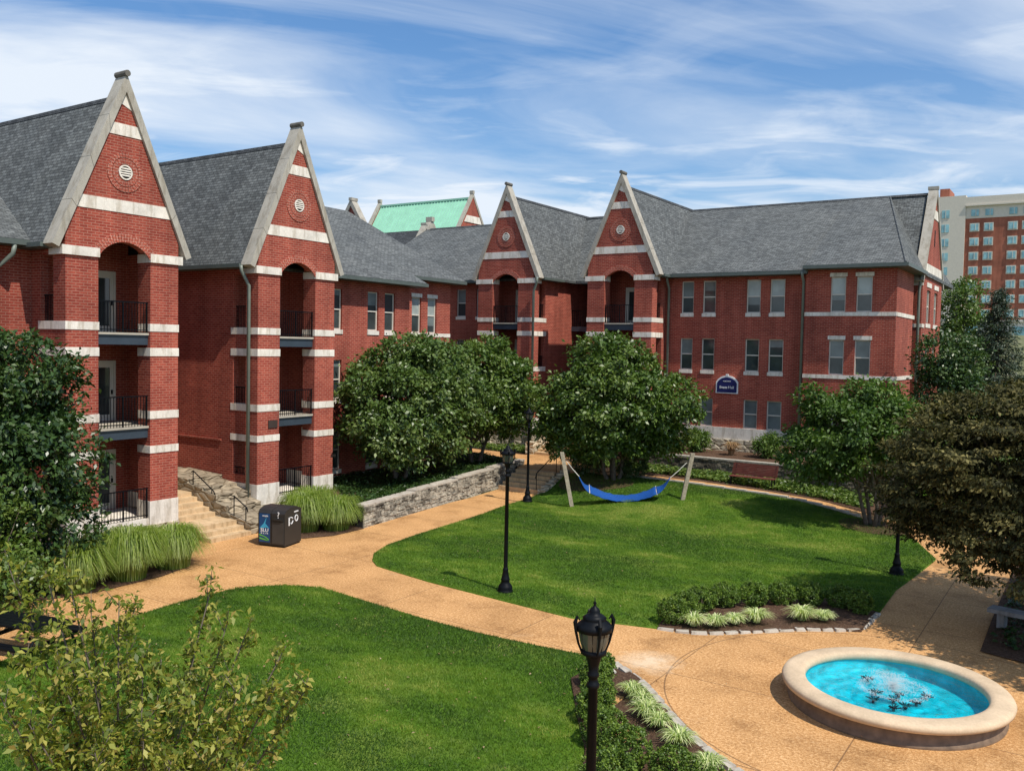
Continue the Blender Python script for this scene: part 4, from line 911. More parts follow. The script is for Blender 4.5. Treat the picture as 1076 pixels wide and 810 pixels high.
# steps 1 of the middle path
m = MB()
for k in range(5): m.box(-24.25-.1*0, -22.0, 35.8+k*.38, 37.9, -.2+.16*k, .16*(k+1))
tag(m.build('stone_steps', 'step_stone'), 'shaded low steps at the end of the limestone retaining wall', 'steps')
m = MB()
for i in range(7):
    t = i/6; m.box(-21.95+random.uniform(-.03, .03), -21.5, 35.7+i*.34, 36.02+i*.34, -.1, .2+.12*i)
tag(m.build('step_edging', 'rubble_limestone'), 'stepped pale edging stones beside the middle steps', 'edging')
rail([(-22.1, 35.75, .7), (-22.1, 35.85, .95), (-22.1, 37.6, 1.75), (-22.1, 38.2, 1.78), (-22.1, 38.22, 1.7)], [((-22.1, 35.85, .1), (-22.1, 35.85, .95)), ((-22.1, 37.7, .8), (-22.1, 37.7, 1.76)), ((-22.1, 38.15, .8), (-22.1, 38.15, 1.76))], 'black handrail beside the middle steps near the leaning post')
m = MB()
for k in range(6): m.box(-26.75, -24.6, 43.1+k*.38, 50.2 if k == 5 else 45.6, .3, .8+.15*(k+1))
tag(m.build('stone_steps', 'step_stone'), 'pale steps rising to the dark passage between the back towers', 'steps')
m = MB()
for k in range(5): m.box(-27.3, -26.78, 43.0+k*.6, 43.6+k*.6, .2, 1.5+.2*k)
tag(m.build('cheek_wall', 'rubble_limestone'), 'pale stone cheek wall left of the far passage steps', 'wall')
rail([(-24.7, 43.0, 1.5), (-24.7, 43.1, 1.75), (-24.7, 45.4, 2.65)], [((-24.7, 43.1, .8), (-24.7, 43.1, 1.75)), ((-24.7, 45.3, 1.6), (-24.7, 45.3, 2.62))], 'black handrail beside the far passage steps')
# kerb along the diagonal path
ks = [(-18.9, 38.95), (-17.9, 39.0), (-16.9, 39.0), (-15.9, 39.0), (-14.9, 38.98), (-13.9, 38.96), (-12.9, 38.95), (-11.9, 38.93), (-11.0, 38.85), (-10.2, 38.72), (-9.5, 38.45), (-8.9, 38.2), (-8.3, 37.9), (-7.8, 37.65)]
for i, (p, q) in enumerate(zip(ks, ks[1:])):
    m = MB(); d = Vector((q[0]-p[0], q[1]-p[1], 0)); L = d.length; m.box(0, L-.02, -.1, .12, -.3, .09)
    o = m.build('kerb_stone', 'kerb_stone', loc=(p[0], p[1], float(hgt(p[0], p[1]))), rot=math.atan2(d.y, d.x)); tag(o, 'pale kerb stone in the row edging the diagonal path behind the hammock lawn', 'kerb stone', 'kerb stones along the diagonal path')
# edging stones round the beds
def stones(pts, label, grp, w=.30, h=.13, wid=.24):
    P = [Vector((*p, 0)) for p in chaikin(pts, 2, False)]; t = []; 
    for a, b_ in zip(P, P[1:]): t.append((b_-a).length)
    tot = sum(t); s = .0; i = 0; acc = 0
    def pos(s):
        acc = 0
        for a, b_, l in zip(P, P[1:], t):
            if acc+l >= s: return a.lerp(b_, (s-acc)/l), (b_-a).normalized()
            acc += l
        return P[-1], (P[-1]-P[-2]).normalized()
    while s < tot-.15:
        L = random.uniform(.30, .46); p, d = pos(s+L/2); m = MB(); j = lambda: random.uniform(-.02, .02); hw = wid/2
        m.hexa([(-L/2+j(), -hw+j(), -.05), (L/2-.03+j(), -hw+j(), -.05), (L/2-.03+j(), hw+j(), -.05), (-L/2+j(), hw+j(), -.05), (-L/2+.02, -hw+.02, h+j()), (L/2-.05, -hw+.02, h+j()), (L/2-.05, hw-.02, h+j()), (-L/2+.02, hw-.02, h+j())])
        o = m.build('edging_stone', 'kerb_stone', loc=(p.x, p.y, 0), rot=math.atan2(d.y, d.x)); tag(o, label, 'edging stone', grp); s += L
stones([(-8.62, 17.42), (-7.49, 16.69), (-6.46, 15.52), (-5.57, 14.7), (-4.78, 14.18), (-3.9, 13.6)], 'pale edging stone in the curve between the near flower bed and the plaza', 'edging stones of the near bed', h=.08, wid=.2)
stones([(-8.9, 20.38), (-7.94, 20.52), (-6.9, 21.5), (-5.82, 22.58), (-4.75, 23.2), (-4.66, 23.9), (-4.63, 25.1)], 'pale edging stone in the row between the far flower bed and the path', 'edging stones of the far bed', h=.055, wid=.17)

# =================================================================== street lamps
def make_lamp(loc, label):
    e = empty('street_lamp', loc, label=label, cat='street lamp', group='black lantern lamp posts in the courtyard')
    b = MB(); b.lathe([(.0, 0), (.235, 0), (.235, .05), (.2, .08), (.21, .13), (.19, .2), (.13, .27), (.115, .34), (.135, .37), (.115, .41), (.095, .5), (.075, .62), (.085, .65), (.065, .7), (.06, .71)], 20); b.build('base', 'black_iron', e, smooth=True)
    b = MB(); b.lathe([(.06, .7), (.052, 3.3), (.07, 3.31), (.07, 3.35), (.05, 3.37), (.05, 3.42), (.065, 3.43), (.065, 3.46), (.052, 3.48), (.06, 3.55), (.085, 3.64), (.1, 3.66)], 16); b.build('pole', 'black_iron', e, smooth=True)
    b = MB(); b.lathe([(0, 3.66), (.1, 3.66), (.14, 3.68), (.14, 3.71), (.125, 3.73)], 20); b.build('collar', 'black_iron', e, smooth=True); b = MB(); b.lathe([(.17, 3.93), (.195, 3.93), (.195, 3.98), (.18, 4.0), (.13, 4.04), (.125, 4.06), (.13, 4.07), (.09, 4.1), (.06, 4.115), (.06, 4.14), (.045, 4.17), (.02, 4.19), (.012, 4.21), (.02, 4.225), (.006, 4.25), (.0, 4.31)], 20)
    b.build('cap', 'black_iron', e, smooth=True)
    b = MB(); b.lathe([(.125, 3.73), (.15, 3.8), (.165, 3.88), (.17, 3.93)], 20); b.build('glass', 'lamp_glass', e, smooth=True)
    b = MB()
    for k in range(4):
        a = PI/4+k*PI/2; c, s = math.cos(a), math.sin(a)
        b.tube([(c*.13, s*.13, 3.69), (c*.175, s*.175, 3.8), (c*.205, s*.205, 3.93), (c*.215, s*.215, 4.03), (c*.19, s*.19, 4.09), (c*.165, s*.165, 4.05)], [.012, .013, .016, .024, .02, .01], 6)
    for k in range(8): a = k*PI/4+.39; b.bar((math.cos(a)*.128, math.sin(a)*.128, 3.73), (math.cos(a)*.173, math.sin(a)*.173, 3.93), .005, 5)
    b.build('cage', 'black_iron', e); return e
l0 = make_lamp((-4.40, 8.39, .03), 'nearest black lamp post, rising in front of the curved flower bed')
for loc, lb in (((-13.78, 20.79, 0), 'black lamp post at the edge of the far lawn where the paths meet'), ((-21.05, 33.41, .04), 'black lamp post by the middle steps, left of the hammock'), ((-5.02, 29.96, 0), 'black lamp post at the lawn edge half hidden under the bronze maple')):
    c = copy_tree(l0); c.location = loc; c['label'] = lb

# =================================================================== fountain
fe = empty('fountain', (-3.11, 18.78, 0), label='round stone fountain with bright turquoise water on the plaza', cat='fountain')
b = MB(); b.lathe([(2.0, -.02), (2.02, .05), (1.98, .08), (1.98, .32)], 72); b.build('basin_wall', 'fountain_side', fe, smooth=True)
b = MB(); b.lathe([(1.72, .30), (1.68, .34), (1.68, .42), (1.72, .465), (1.80, .48), (2.02, .475), (2.11, .45), (2.14, .40), (2.12, .33), (2.06, .30), (1.96, .295)], 72); b.build('rim', 'fountain_rim', fe, smooth=True)
b = MB(); b.lathe([(1.72, .32), (1.71, .05), (1.4, .035), (0.001, .03)], 64); b.build('basin_lining', 'basin_cyan', fe, smooth=True)
# ripple water
nr, na = 42, 96; V = []; F = []
for i in range(nr+1):
    r_ = 1.705*i/nr
    for j in range(na):
        a = 2*PI*j/na; x, y = r_*math.cos(a), r_*math.sin(a); z = .31+.022*math.sin(r_*19-a*.5)*math.exp(-r_*.9)+.008*math.sin(x*11+2*math.sin(y*6))*math.cos(y*9)+.05*math.exp(-((r_-.0)/.16)**2); V.append((x, y, z))
for i in range(nr):
    for j in range(na): F.append((i*na+j, (i+1)*na+j, (i+1)*na+(j+1) % na, i*na+(j+1) % na))
raw = raw_mesh('water', np.array(V), np.array(F), 'water', fe)
for p in raw.data.polygons: p.use_smooth = True
for a, r_ in ((0, 0), (.3, .42), (1.5, .4), (2.6, .45), (3.7, .4), (4.9, .42), (5.7, .3), (2.2, 1.15), (4.6, 1.05), (5.6, 1.1), (.9, .8)):
    nz = MB(); cx, cy = r_*math.cos(a), r_*math.sin(a)
    for k in range(11): t = k*2*PI/11+a; L = random.uniform(.08, .16); nz.bar((cx, cy, .10), (cx+math.cos(t)*L, cy+math.sin(t)*L, .11+random.uniform(0, .03)), .012, 4)
    nz.bar((cx, cy, .035), (cx, cy, .115), .03, 6); nz.build('nozzle', 'black_iron', fe)
sp = []; n = 3200; a = RNG.random(n)*2*PI; t = RNG.random(n); vr = RNG.uniform(.05, .62, n); hh = RNG.uniform(.04, .24, n)
Pp = np.stack([np.cos(a)*vr*t, np.sin(a)*vr*t, .32+4*hh*t*(1-t)], 1)
n2 = 3000; a = RNG.random(n2)*2*PI; r2 = np.abs(RNG.normal(size=n2))*.28; r2 = np.where(RNG.random(n2) < .55, .62+RNG.normal(size=n2)*.05, r2); P2 = np.stack([np.cos(a)*r2, np.sin(a)*r2, .325+RNG.random(n2)*.02], 1)
n3 = 700; P3 = np.stack([RNG.normal(size=n3)*.2-.25, RNG.normal(size=n3)*.12+.75, .325+RNG.random(n3)*.03], 1)
Pp = np.concatenate([Pp, P2, P3]); n = len(Pp); s = RNG.uniform(.002, .0055, n)[:, None]
tet = np.array([(1, 1, 1), (1, -1, -1), (-1, 1, -1), (-1, -1, 1)], float); V = (Pp[:, None, :]+tet[None]*s[:, None]).reshape(-1, 3)
b0 = (np.arange(n)*4)[:, None]; F = np.concatenate([b0+np.array([[0, 1, 2]]), b0+np.array([[0, 3, 1]]), b0+np.array([[0, 2, 3]]), b0+np.array([[1, 3, 2]])], 0)
raw_mesh('water_spray', V, F, 'foam', fe)

# =================================================================== recycling bin
be = empty('recycling_bin', (-23.35, 21.05, 0), label='black double recycling and waste bin with a blue poster and white symbols', cat='bin')
def BN(name, mb, mat=None, **k): return mb.build(name, mat, be, rot=R(14), **k)
def binbody(x0, x1, dy=0):
    m = MB(); y0, y1 = -.5+dy, .5+dy; pr = [(y0, .06), (y0, 1.14), (y0+.08, 1.25), (y0+.35, 1.32), (y1-.3, 1.33), (y1, 1.22), (y1, .06)]
    m.prism(pr, 'x', x0, x1); return m
BN('waste_unit', binbody(-.0, .53), 'bin_plastic'); BN('recycling_unit', binbody(-.53, -.015), 'bin_plastic')
m = MB(); m.box(-.5, .5, -.47, .47, 0, .06); BN('foot', m, 'black_iron')
m = MB(); m.box(.04, .49, -.515, -.49, .12, .86); BN('door_panel', m, 'bin_panel')
m = MB(); m.box(.05, .48, -.53, -.49, .9, 1.0); m.box(.12, .42, -.56, -.5, .93, .97); BN('chute_handle', m, 'bin_plastic')
p = MB().mat('decal_blue'); p.box(-.48, -.06, -.512, -.49, .14, 1.12)
p.mat('decal_sky'); p.prism([(-.46, .62), (-.30, .78), (-.18, 1.02), (-.24, .78), (-.09, .63), (-.2, .66), (-.3, .62)], 'y', -.518, -.51)
p.mat('decal_green'); p.prism([(-.47, .36), (-.3, .33), (-.1, .22), (-.08, .24), (-.2, .32), (-.47, .41)], 'y', -.518, -.51); p.prism([(-.47, .25), (-.2, .2), (-.1, .2), (-.3, .26), (-.47, .29)], 'y', -.518, -.51)
pst = BN('poster', p)
text_obj('poster_lettering', 'SLU', .17, 'decal_white', pst, (-.27, -.515, .50), sx=1.15); text_obj('poster_lettering', 'M  A  I  N', .07, 'decal_white', pst, (-.27, -.515, .42)); text_obj('poster_lettering', 'recycle', .08, 'decal_white', pst, (-.24, -.515, 1.02))
t_ = text_obj('symbol', '?', .30, 'decal_white', be, (0, 0, 0)); c_, s_ = math.cos(R(14)), math.sin(R(14))
def place(o, x, y, z, rz): o.location = (x*c_-y*s_, x*s_+y*c_, z); o.rotation_euler = (PI/2, 0, rz+R(14))
place(t_, .27, -.50, 1.0, 0)
m = MB()
for k in range(3):      # chasing arrows
    a = k*2*PI/3+.5; A_ = [(math.cos(a+i*.3)*.11, math.sin(a+i*.3)*.11) for i in range(6)]
    for p_, q_ in zip(A_, A_[1:]): m.bar((.535, -.14+p_[0], .88+p_[1]), (.535, -.14+q_[0], .88+q_[1]), .02, 4)
for k in range(16):
    a = k*2*PI/16; a2 = (k+1)*2*PI/16; m.bar((.535, .18+math.cos(a)*.085, .92+math.sin(a)*.1), (.535, .18+math.cos(a2)*.085, .92+math.sin(a2)*.1), .022, 4)
m.box(.53, .54, -.28, -.22, .72, 1.0); m.box(.53, .54, .05, .3, 1.13, 1.17)
BN('symbol', m, 'decal_white')

# =================================================================== hammock
he = empty('hammock', (-17, 34.5, 0), label='blue sling hammock hung between two leaning timber posts on the lawn', cat='hammock')
for nme, a, b_ in (('p', (-18.75, 33.5, .0), (-19.25, 33.3, 2.42)), ('q', (-14.72, 35.65, .1), (-14.3, 35.9, 2.55))):
    e = empty('hammock_post', a, label='grey timber post leaning left at the left end of the hammock' if nme == 'p' else 'grey timber post leaning right at the right end of the hammock', cat='post', group='timber posts of the hammock')
    m = MB(); d = Vector(b_)-Vector(a); w = .085; sd = Vector((-.55, .83, 0))*w; sr = Vector((.83, .55, 0))*w
    v0 = Vector((0, 0, -.2)); m.hexa([v0-sr-sd, v0+sr-sd, v0+sr+sd, v0-sr+sd, d-sr-sd, d+sr-sd, d+sr+sd, d-sr+sd]); m.build('post', 'wood_grey', e)
    m = MB(); hp = d*.86; m.bar(hp, hp+(Vector((.3, .16, -.06)) if nme == 'p' else Vector((-.3, -.17, -.06))), .012, 5); m.build('hook', 'black_iron', e)
PA = Vector((-19.2+.15, 33.35, 2.05)); PB = Vector((-14.35-.15, 35.8, 2.15)); SA = Vector((-18.15, 33.85, .86)); SB = Vector((-15.6, 35.15, .90))
side = Vector((-.45, .78, .30)).normalized()
N_ = 22; W_ = 9; V = []; F = []
for i in range(N_+1):
    t = i/N_
    for j in range(W_+1):
        s = j/W_*2-1; p = SA.lerp(SB, t)-Vector((0, 0, 1))*(.50*4*t*(1-t)*(1-.25*s*s)) + side*s*.36*(1-.2*math.sin(t*PI)); p.z += .012*math.sin(t*37+s*3)+.010*math.sin(t*61-s*5); V.append(tuple(p-Vector((-17, 34.5, 0))))
for i in range(N_):
    for j in range(W_): a = i*(W_+1)+j; F.append((a, a+1, a+W_+2, a+W_+1))
hm = raw_mesh('sling', np.array(V), np.array(F), 'hammock_blue', he); so = hm.modifiers.new('s', 'SOLIDIFY'); so.thickness = .02
# gathered ends
for S, Pn in ((SA, PA), (SB, PB)):
    V = []; F = []; M_ = 8; Q = S.lerp(Pn, .45)
    for i in range(M_+1):
        t = i/M_
        for j in range(W_+1):
            s = j/W_*2-1; p = S.lerp(Q, t)-Vector((0, 0, .12*math.sin(t*PI)))+side*s*.36*(1-t*.92); V.append(tuple(p-Vector((-17, 34.5, 0))))
    for i in range(M_):
        for j in range(W_): a = i*(W_+1)+j; F.append((a, a+1, a+W_+2, a+W_+1))
    g_ = raw_mesh('sling_end', np.array(V), np.array(F), 'hammock_blue', he); so = g_.modifiers.new('s', 'SOLIDIFY'); so.thickness = .015
    o_ = Vector((-17, 34.5, 0)); m = MB(); m.bar(S-side*.4-o_, S+side*.4-o_, .02, 6); m.build('spreader_bar', 'rope', he)
    m = MB(); m.tube([Q-o_, Q.lerp(Pn, .5)-o_-Vector((0, 0, .02)), Pn-o_], [.018]*3, 5); m.build('rope', 'rope', he)

# =================================================================== benches
bn = empty('bench', (-13.3, 41.0, .62), label='dark red slatted bench in front of the dark stone wall', cat='bench')
for k in range(5): 
    pass
m = MB()
for k in range(7): z = .48+k*.075; y = .16+k*.035; m.box(-1.08, 1.08, y, y+.03, z, z+.068)
m.build('backrest', 'bench_red', bn)
m = MB()
for k in range(5): m.box(-1.05, 1.05, -.32+k*.1, -.24+k*.1, .42, .45)
m.build('seat', 'bench_red', bn)
for s in (-1, 1):
    m = MB(); m.box(s*.95, s*1.0, -.3, -.25, 0, .42); m.box(s*.95, s*1.0, .15, .2, 0, .5); m.box(s*.95, s*1.0, -.3, .2, .37, .42); m.hexa([(s*.95-.0, .15, .45), (s*.95+.05, .15, .45), (s*.95+.05, .2, .45), (s*.95, .2, .45), (s*.95, .36, .95), (s*.95+.05, .36, .95), (s*.95+.05, .4, .95), (s*.95, .4, .95)]); m.build('leg', 'black_iron', bn)
# black picnic table at lower left
pt = empty('picnic_table', (-19.4, 10.2, 0), R(15), label='black slatted picnic table behind the sapling at the lower left', cat='table')
m = MB()
for k in range(6): m.box(-1.0, 1.0, -.42+k*.145, -.29+k*.145, .74, .78)
m.build('tabletop', 'black_iron', pt)
for s in (-1, 1):
    m = MB()
    for k in range(2): m.box(-1.0, 1.0, s*.62+k*.15*s, s*.75+k*.15*s, .44, .48)
    m.build('bench_seat', 'black_iron', pt)
for s in (-1, 1):
    m = MB(); m.box(s*.7, s*.78, -.95, .95, .36, .43); m.bar((s*.74, -.3, .74), (s*.74, -.85, 0), .03, 6); m.bar((s*.74, .3, .74), (s*.74, .85, 0), .03, 6); m.build('leg', 'black_iron', pt)
# stone bench right
sb = empty('stone_bench', (-1.45, 25.75, .0), R(-12), label='grey stone slab bench in the shade beside the right hand path', cat='bench')
m = MB(); m.hexa([(-.62, -.22, .40), (1.0, -.22, .40), (1.0, .24, .40), (-.62, .24, .40), (-.62, -.22, .5), (1.0, -.22, .5), (1.0, .24, .5), (-.62, .24, .5)]); m.build('slab', 'bench_stone', sb)
for x in (-.4, .7): m = MB(); m.box(x, x+.16, -.16, .16, 0, .398); m.build('leg', 'bench_stone', sb)
# small blue tap by the near bed
tp = empty('garden_tap', (-8.62, 17.12, .03), label='small blue irrigation cap at the tip of the near flower bed', cat='tap')
m = MB(); m.lathe([(0, 0), (.09, 0), (.1, .1), (.07, .17), (0, .18)], 10); m.build('cap', 'tap_blue', tp, smooth=True); m = MB(); m.bar((.05, -.02, .05), (.28, -.2, .03), .025, 6); m.build('pipe', 'pvc_white', tp)

# =================================================================== vegetation
clx = lambda P: P[:, 0] > -4.3
make_tree('magnolia_tree', (-24.6, 12.4, 0), 'dense dark green tree against the building at the left edge', 'tree', 'leaf_dark', [(0, 0, 5.4, 1.8, 2.0, 1.9), (.3, .2, 3.4, 2.1, 2.2, 1.6), (.2, .4, 1.7, 1.9, 2.0, 1.4), (-.6, -.9, 6.0, 1.1, 1.1, 1.2), (.8, -.8, 4.6, 1.2, 1.2, 1.3), (-.3, 1.4, 4.8, 1.0, .9, 1.2)], 430, 95, .30, .17, .09, trunks=3, tr=.09, shell=.72, clampx=lambda P: P[:, 0] > -1.9, bias=-.05)
make_tree('leafy_shrub', (-22.6, 10.7, 0), 'brighter leafy shrub below the dark tree at the left edge', 'shrub', 'leaf_mid', [(0, 0, 2.0, 1.2, 1.2, 1.5), (.2, .3, 1.1, 1.3, 1.3, 1.0)], 150, 60, .32, .12, .07, trunks=2, tr=.05)
def wallclip(x0): return lambda P: (P[:, 0] > x0)
make_tree('courtyard_tree', (-26.1, 30.5, .8), 'round bushy tree in front of the left building beside the second tower', 'tree', 'leaf_grey', [(0, 0, 3.9, 2.5, 2.9, 2.3), (.4, -1.2, 3.2, 2.2, 2.2, 2.0), (.2, 1.4, 4.6, 2.0, 2.1, 2.0), (.6, .2, 5.3, 1.6, 1.7, 1.3), (1.0, -2.0, 2.4, 1.4, 1.3, 1.3), (.8, 1.8, 2.2, 1.5, 1.3, 1.3), (1.0, 3.0, 2.6, 1.3, 1.5, 1.2), (.9, 3.2, 4.2, 1.5, 1.6, 1.4), (1.2, -.2, 1.7, 1.4, 1.6, .9)], 500, 95, .31, .19, .10, trunks=3, tr=.1, bark='bark_grey', clampx=wallclip(-2.6), shell=.72, zmin=.25, bias=.0)
make_tree('courtyard_tree', (-26.6, 37.0, .8), 'bushy tree in the middle distance left of the second lamp post', 'tree', 'leaf_mid', [(0, 0, 4.2, 2.4, 2.5, 1.9), (1.0, .4, 3.6, 2.0, 2.0, 1.6), (.3, .8, 5.2, 1.9, 1.9, 1.4), (2.1, .3, 4.3, 1.3, 1.3, 1.1), (.6, -1.6, 3.0, 1.5, 1.5, 1.3), (1.4, .2, 2.5, 1.6, 1.5, .9)], 400, 92, .31, .19, .10, trunks=3, tr=.1, bark='bark_grey', shell=.72, zmin=.9, bias=-.05, clampx=lambda P: (P[:, 0] > -2.1) | (P[:, 1] > 1.9))
make_tree('courtyard_tree', (-19.0, 37.7, .68), 'round multi stemmed tree behind the blue hammock', 'tree', 'leaf_mid', [(.1, 0, 3.5, 2.9, 2.8, 2.2), (0, -.8, 1.9, 1.8, 1.4, .8), (-1.8, -.6, 3.5, 2.0, 1.9, 1.7), (2.1, .7, 3.6, 2.0, 1.8, 1.6), (.0, 0, 5.4, 1.9, 1.9, 1.4), (-2.4, -1.0, 2.6, 1.3, 1.2, 1.2), (1.2, .3, 2.6, 1.7, 1.6, 1.2), (-.7, -.4, 6.3, .9, .9, .75), (-2.0, -1.0, 1.7, 1.1, 1.0, .7), (2.2, .9, 2.3, 1.2, 1.1, .8)], 560, 95, .31, .19, .10, fork=.45, trunks=4, tr=.11, bark='bark_grey', shell=.72, zmin=.7, bias=-.08)
make_tree('courtyard_tree', (-7.1, 36.6, .25), 'bright green multi stemmed tree between the lawn and the pavilion wall', 'tree', 'leaf_bright', [(-.6, -.3, 3.5, 2.3, 2.2, 1.5), (-1.8, -.8, 2.7, 1.6, 1.6, 1.2), (.8, .5, 3.4, 1.7, 1.6, 1.5), (-.3, 0, 4.6, 1.4, 1.4, 1.0), (-1.9, -1.0, 4.5, .8, .8, .9)], 330, 85, .29, .17, .09, trunks=4, tr=.08, bark='bark_grey', shell=.7, zmin=.9, bias=-.08)
make_tree('magnolia_tree', (-5.9, 46.8, .9), 'upright dark evergreen tree at the corner of the back building', 'tree', 'leaf_dark', [(0, 0, 4.2, 1.5, 1.5, 2.2), (-.3, -.1, 6.0, 1.1, 1.1, 1.3), (.8, .3, 5.6, 1.0, 1.0, 1.4), (0, 0, 2.3, 1.7, 1.7, 1.8)], 260, 60, .35, .17, .09, trunks=2, tr=.1, bias=.05)
make_tree('maple_tree', (-.6, 25.6, 0), 'wide bronze leaved maple overhanging the right hand path', 'tree', 'leaf_maple', [(-.6, 0, 4.7, 3.0, 3.0, 1.6), (-2.2, .6, 3.7, 2.3, 2.2, 1.5), (-2.9, 1.6, 2.9, 1.6, 1.6, 1.1), (0, -.5, 3.0, 2.6, 2.4, 1.5), (-1.0, .8, 5.4, 2.2, 2.0, 1.05), (1.6, 0, 4.6, 2.6, 2.6, 1.8), (-2.2, 1.4, 2.2, 1.5, 1.5, .8), (-.9, -1.6, 2.2, 1.5, 1.3, .8), (-3.0, .9, 4.5, 1.2, 1.2, .8)], 900, 105, .36, .12, .06, trunks=3, tr=.12, shell=.6, flat=.2, zmin=.9, bias=-.02, droop=.4)
make_tree('shade_tree', (2.9, 26.8, 0), 'unseen tall leafy tree added outside the right edge to shade the path', 'tree', 'leaf_mid', [(0, .6, 7.6, 3.2, 3.4, 2.4), (.4, -2.6, 6.6, 2.6, 2.4, 2.0), (-.6, -4.4, 5.4, 1.6, 1.8, 1.4)], 420, 60, .5, .22, .13, tr=.2)  # out-of-view tree added so its crown blocks sun from the right path
make_tree('background_tree', (-8.3, 71, 1.5), 'leafy green tree behind the end gable of the back building', 'tree', 'leaf_mid', [(0, 0, 9.2, 1.4, 1.6, 1.8), (.3, 0, 7.0, 1.9, 2.0, 2.2), (.2, 0, 4.4, 2.3, 2.3, 2.0)], 230, 55, .45, .22, .13, tr=.16, bias=.0)
for loc, lb, lo, mt in (((-6.6, 58.5, 1.2), 'low mixed shrub thicket below the spruce', [(0, 0, 1.6, 2.0, 1.8, 1.7), (1.6, .5, 2.6, 1.6, 1.6, 1.6)], 'leaf_spruce'), ((-3.6, 53.0, 1.2), 'dark shrub thicket above the maple at the right edge', [(0, 0, 1.8, 2.2, 1.8, 1.7), (-1.5, .5, 1.6, 1.4, 1.4, 1.3)], 'leaf_mid'), ((-2.0, 47.0, .8), 'green bushes behind the bronze maple crown', [(0, 0, 2.2, 2.6, 2, 2.2)], 'leaf_dark'), ((-9.5, 43.9, 1.5), 'leafy bush against the pavilion wall behind the bright tree', [(0, 0, .9, 1.6, .9, 1.1)], 'leaf_dark'), ((-4.5, 41.5, .4), 'rounded green bush behind the bright courtyard tree', [(0, 0, 2.0, 2.0, 1.5, 2.0)], 'leaf_mid')):
    make_tree('bush', loc, lb, 'bush', mt, lo, 150, 55, .4, .15, .09, trunks=2, tr=.05)
# spruce
se = empty('spruce_tree', (-5.15, 62, 2.0), label='grey green spruce with drooping boughs in front of the hotel', cat='tree')
m = MB(); m.tube([(0, 0, -.5), (.05, 0, 4), (0, 0, 9.2)], [.16, .1, .015], 7)
Pl = []; Ax = []
for k in range(95):
    t = (k+.5)/95; z = .8+t*8.2; L = (1-t)**.85*2.6+.22; L *= random.uniform(.65, 1.15); a = k*2.4+random.uniform(-.3, .3); d = Vector((math.cos(a), math.sin(a), 0)); tip = Vector((0, 0, z-.18*L))+d*L
    m.tube([(0, 0, z), Vector((0, 0, z+.02))+d*L*.5, tip], [.03, .02, .006], 4)
    n = int(70+170*L/2.6); u = RNG.random(n)**.8; base = np.array([0, 0, z])+np.outer(u, np.array(tip)-np.array([0, 0, z]))
    Pl.append(base+RNG.normal(size=(n, 3))*np.array([.09, .09, .06])*(1+u[:, None])); ax = RNG.normal(size=(n, 3))*.5+np.array(d)*.8; ax[:, 2] -= .5; Ax.append(ax)
Pl = np.concatenate(Pl); Ax = np.concatenate(Ax); V, F = leaf_quads(Pl, Ax, RNG.normal(size=Pl.shape)+np.array([0, 0, .8]), np.full(len(Pl), .2), np.full(len(Pl), .06)); raw_mesh('foliage', V, F, 'leaf_spruce', se, RNG.random(len(Pl))); m.build('trunk', 'bark', se, smooth=True)

for x, y, lb in ((-20.6, 38.2, 'dark round shrub left of the hammock tree trunk'), (-18.5, 38.6, 'dark round shrub right of the hammock tree trunk')):
    e = empty('rounded_shrub', (x, y, .7), label=lb, cat='shrub'); foliage('foliage', e, 'leaf_dark', [(0, 0, .6, .75, .7, .6)], 120, 40, .12, .08, .045, shell=.8, zmin=0); m = MB(); m.tube([(0, 0, 0), (0, 0, .6)], [.04, .02], 5); m.build('stem', 'bark', e)
# boxwood shrubs
BX = []
def box_shrub(x, y, r, h, lb, grp):
    e = empty('boxwood_shrub', (x, y, .04), label=lb, cat='shrub', group=grp)
    foliage('foliage', e, 'leaf_box', [(0, 0, h*.5, r*.88, r*.88, h*.5)], 170, 40, .035, .040, .027, shell=.92, flat=1, zmin=0, droop=0, nz_=.25); m = MB(); m.tube([(0, 0, -.05), (.02, .01, h*.5)], [.03, .015], 5)
    for k in range(5): a = k*1.26; m.tube([(0, 0, h*.15), (math.cos(a)*r*.5, math.sin(a)*r*.5, h*.5)], [.015, .006], 4)
    m.build('stem', 'bark', e); return e
for i, (x, y, r) in enumerate([(-8.75, 20.95, .42), (-8.75, 21.7, .45), (-8.6, 22.5, .46), (-8.2, 23.2, .44), (-7.6, 23.8, .42), (-7.0, 24.35, .42), (-6.35, 24.8, .42), (-5.6, 25.05, .4), (-5.05, 24.85, .36)]):
    box_shrub(x, y, r, .62-.02*(i % 3), 'clipped boxwood shrub in the row along the back of the far flower bed', 'boxwood row of the far bed')
nb_ = [(-8.62, 16.75, .32), (-8.32, 16.02, .36), (-7.9, 15.3, .36), (-7.55, 14.55, .40), (-7.0, 13.8, .44), (-6.3, 13.25, .47), (-5.35, 13.05, .43), (-6.1, 12.2, .5), (-4.5, 12.75, .43)]
for x, y, r in nb_: box_shrub(x, y, r, r*1.35, 'round boxwood shrub in the row along the lawn side of the near flower bed', 'boxwood row of the near bed')
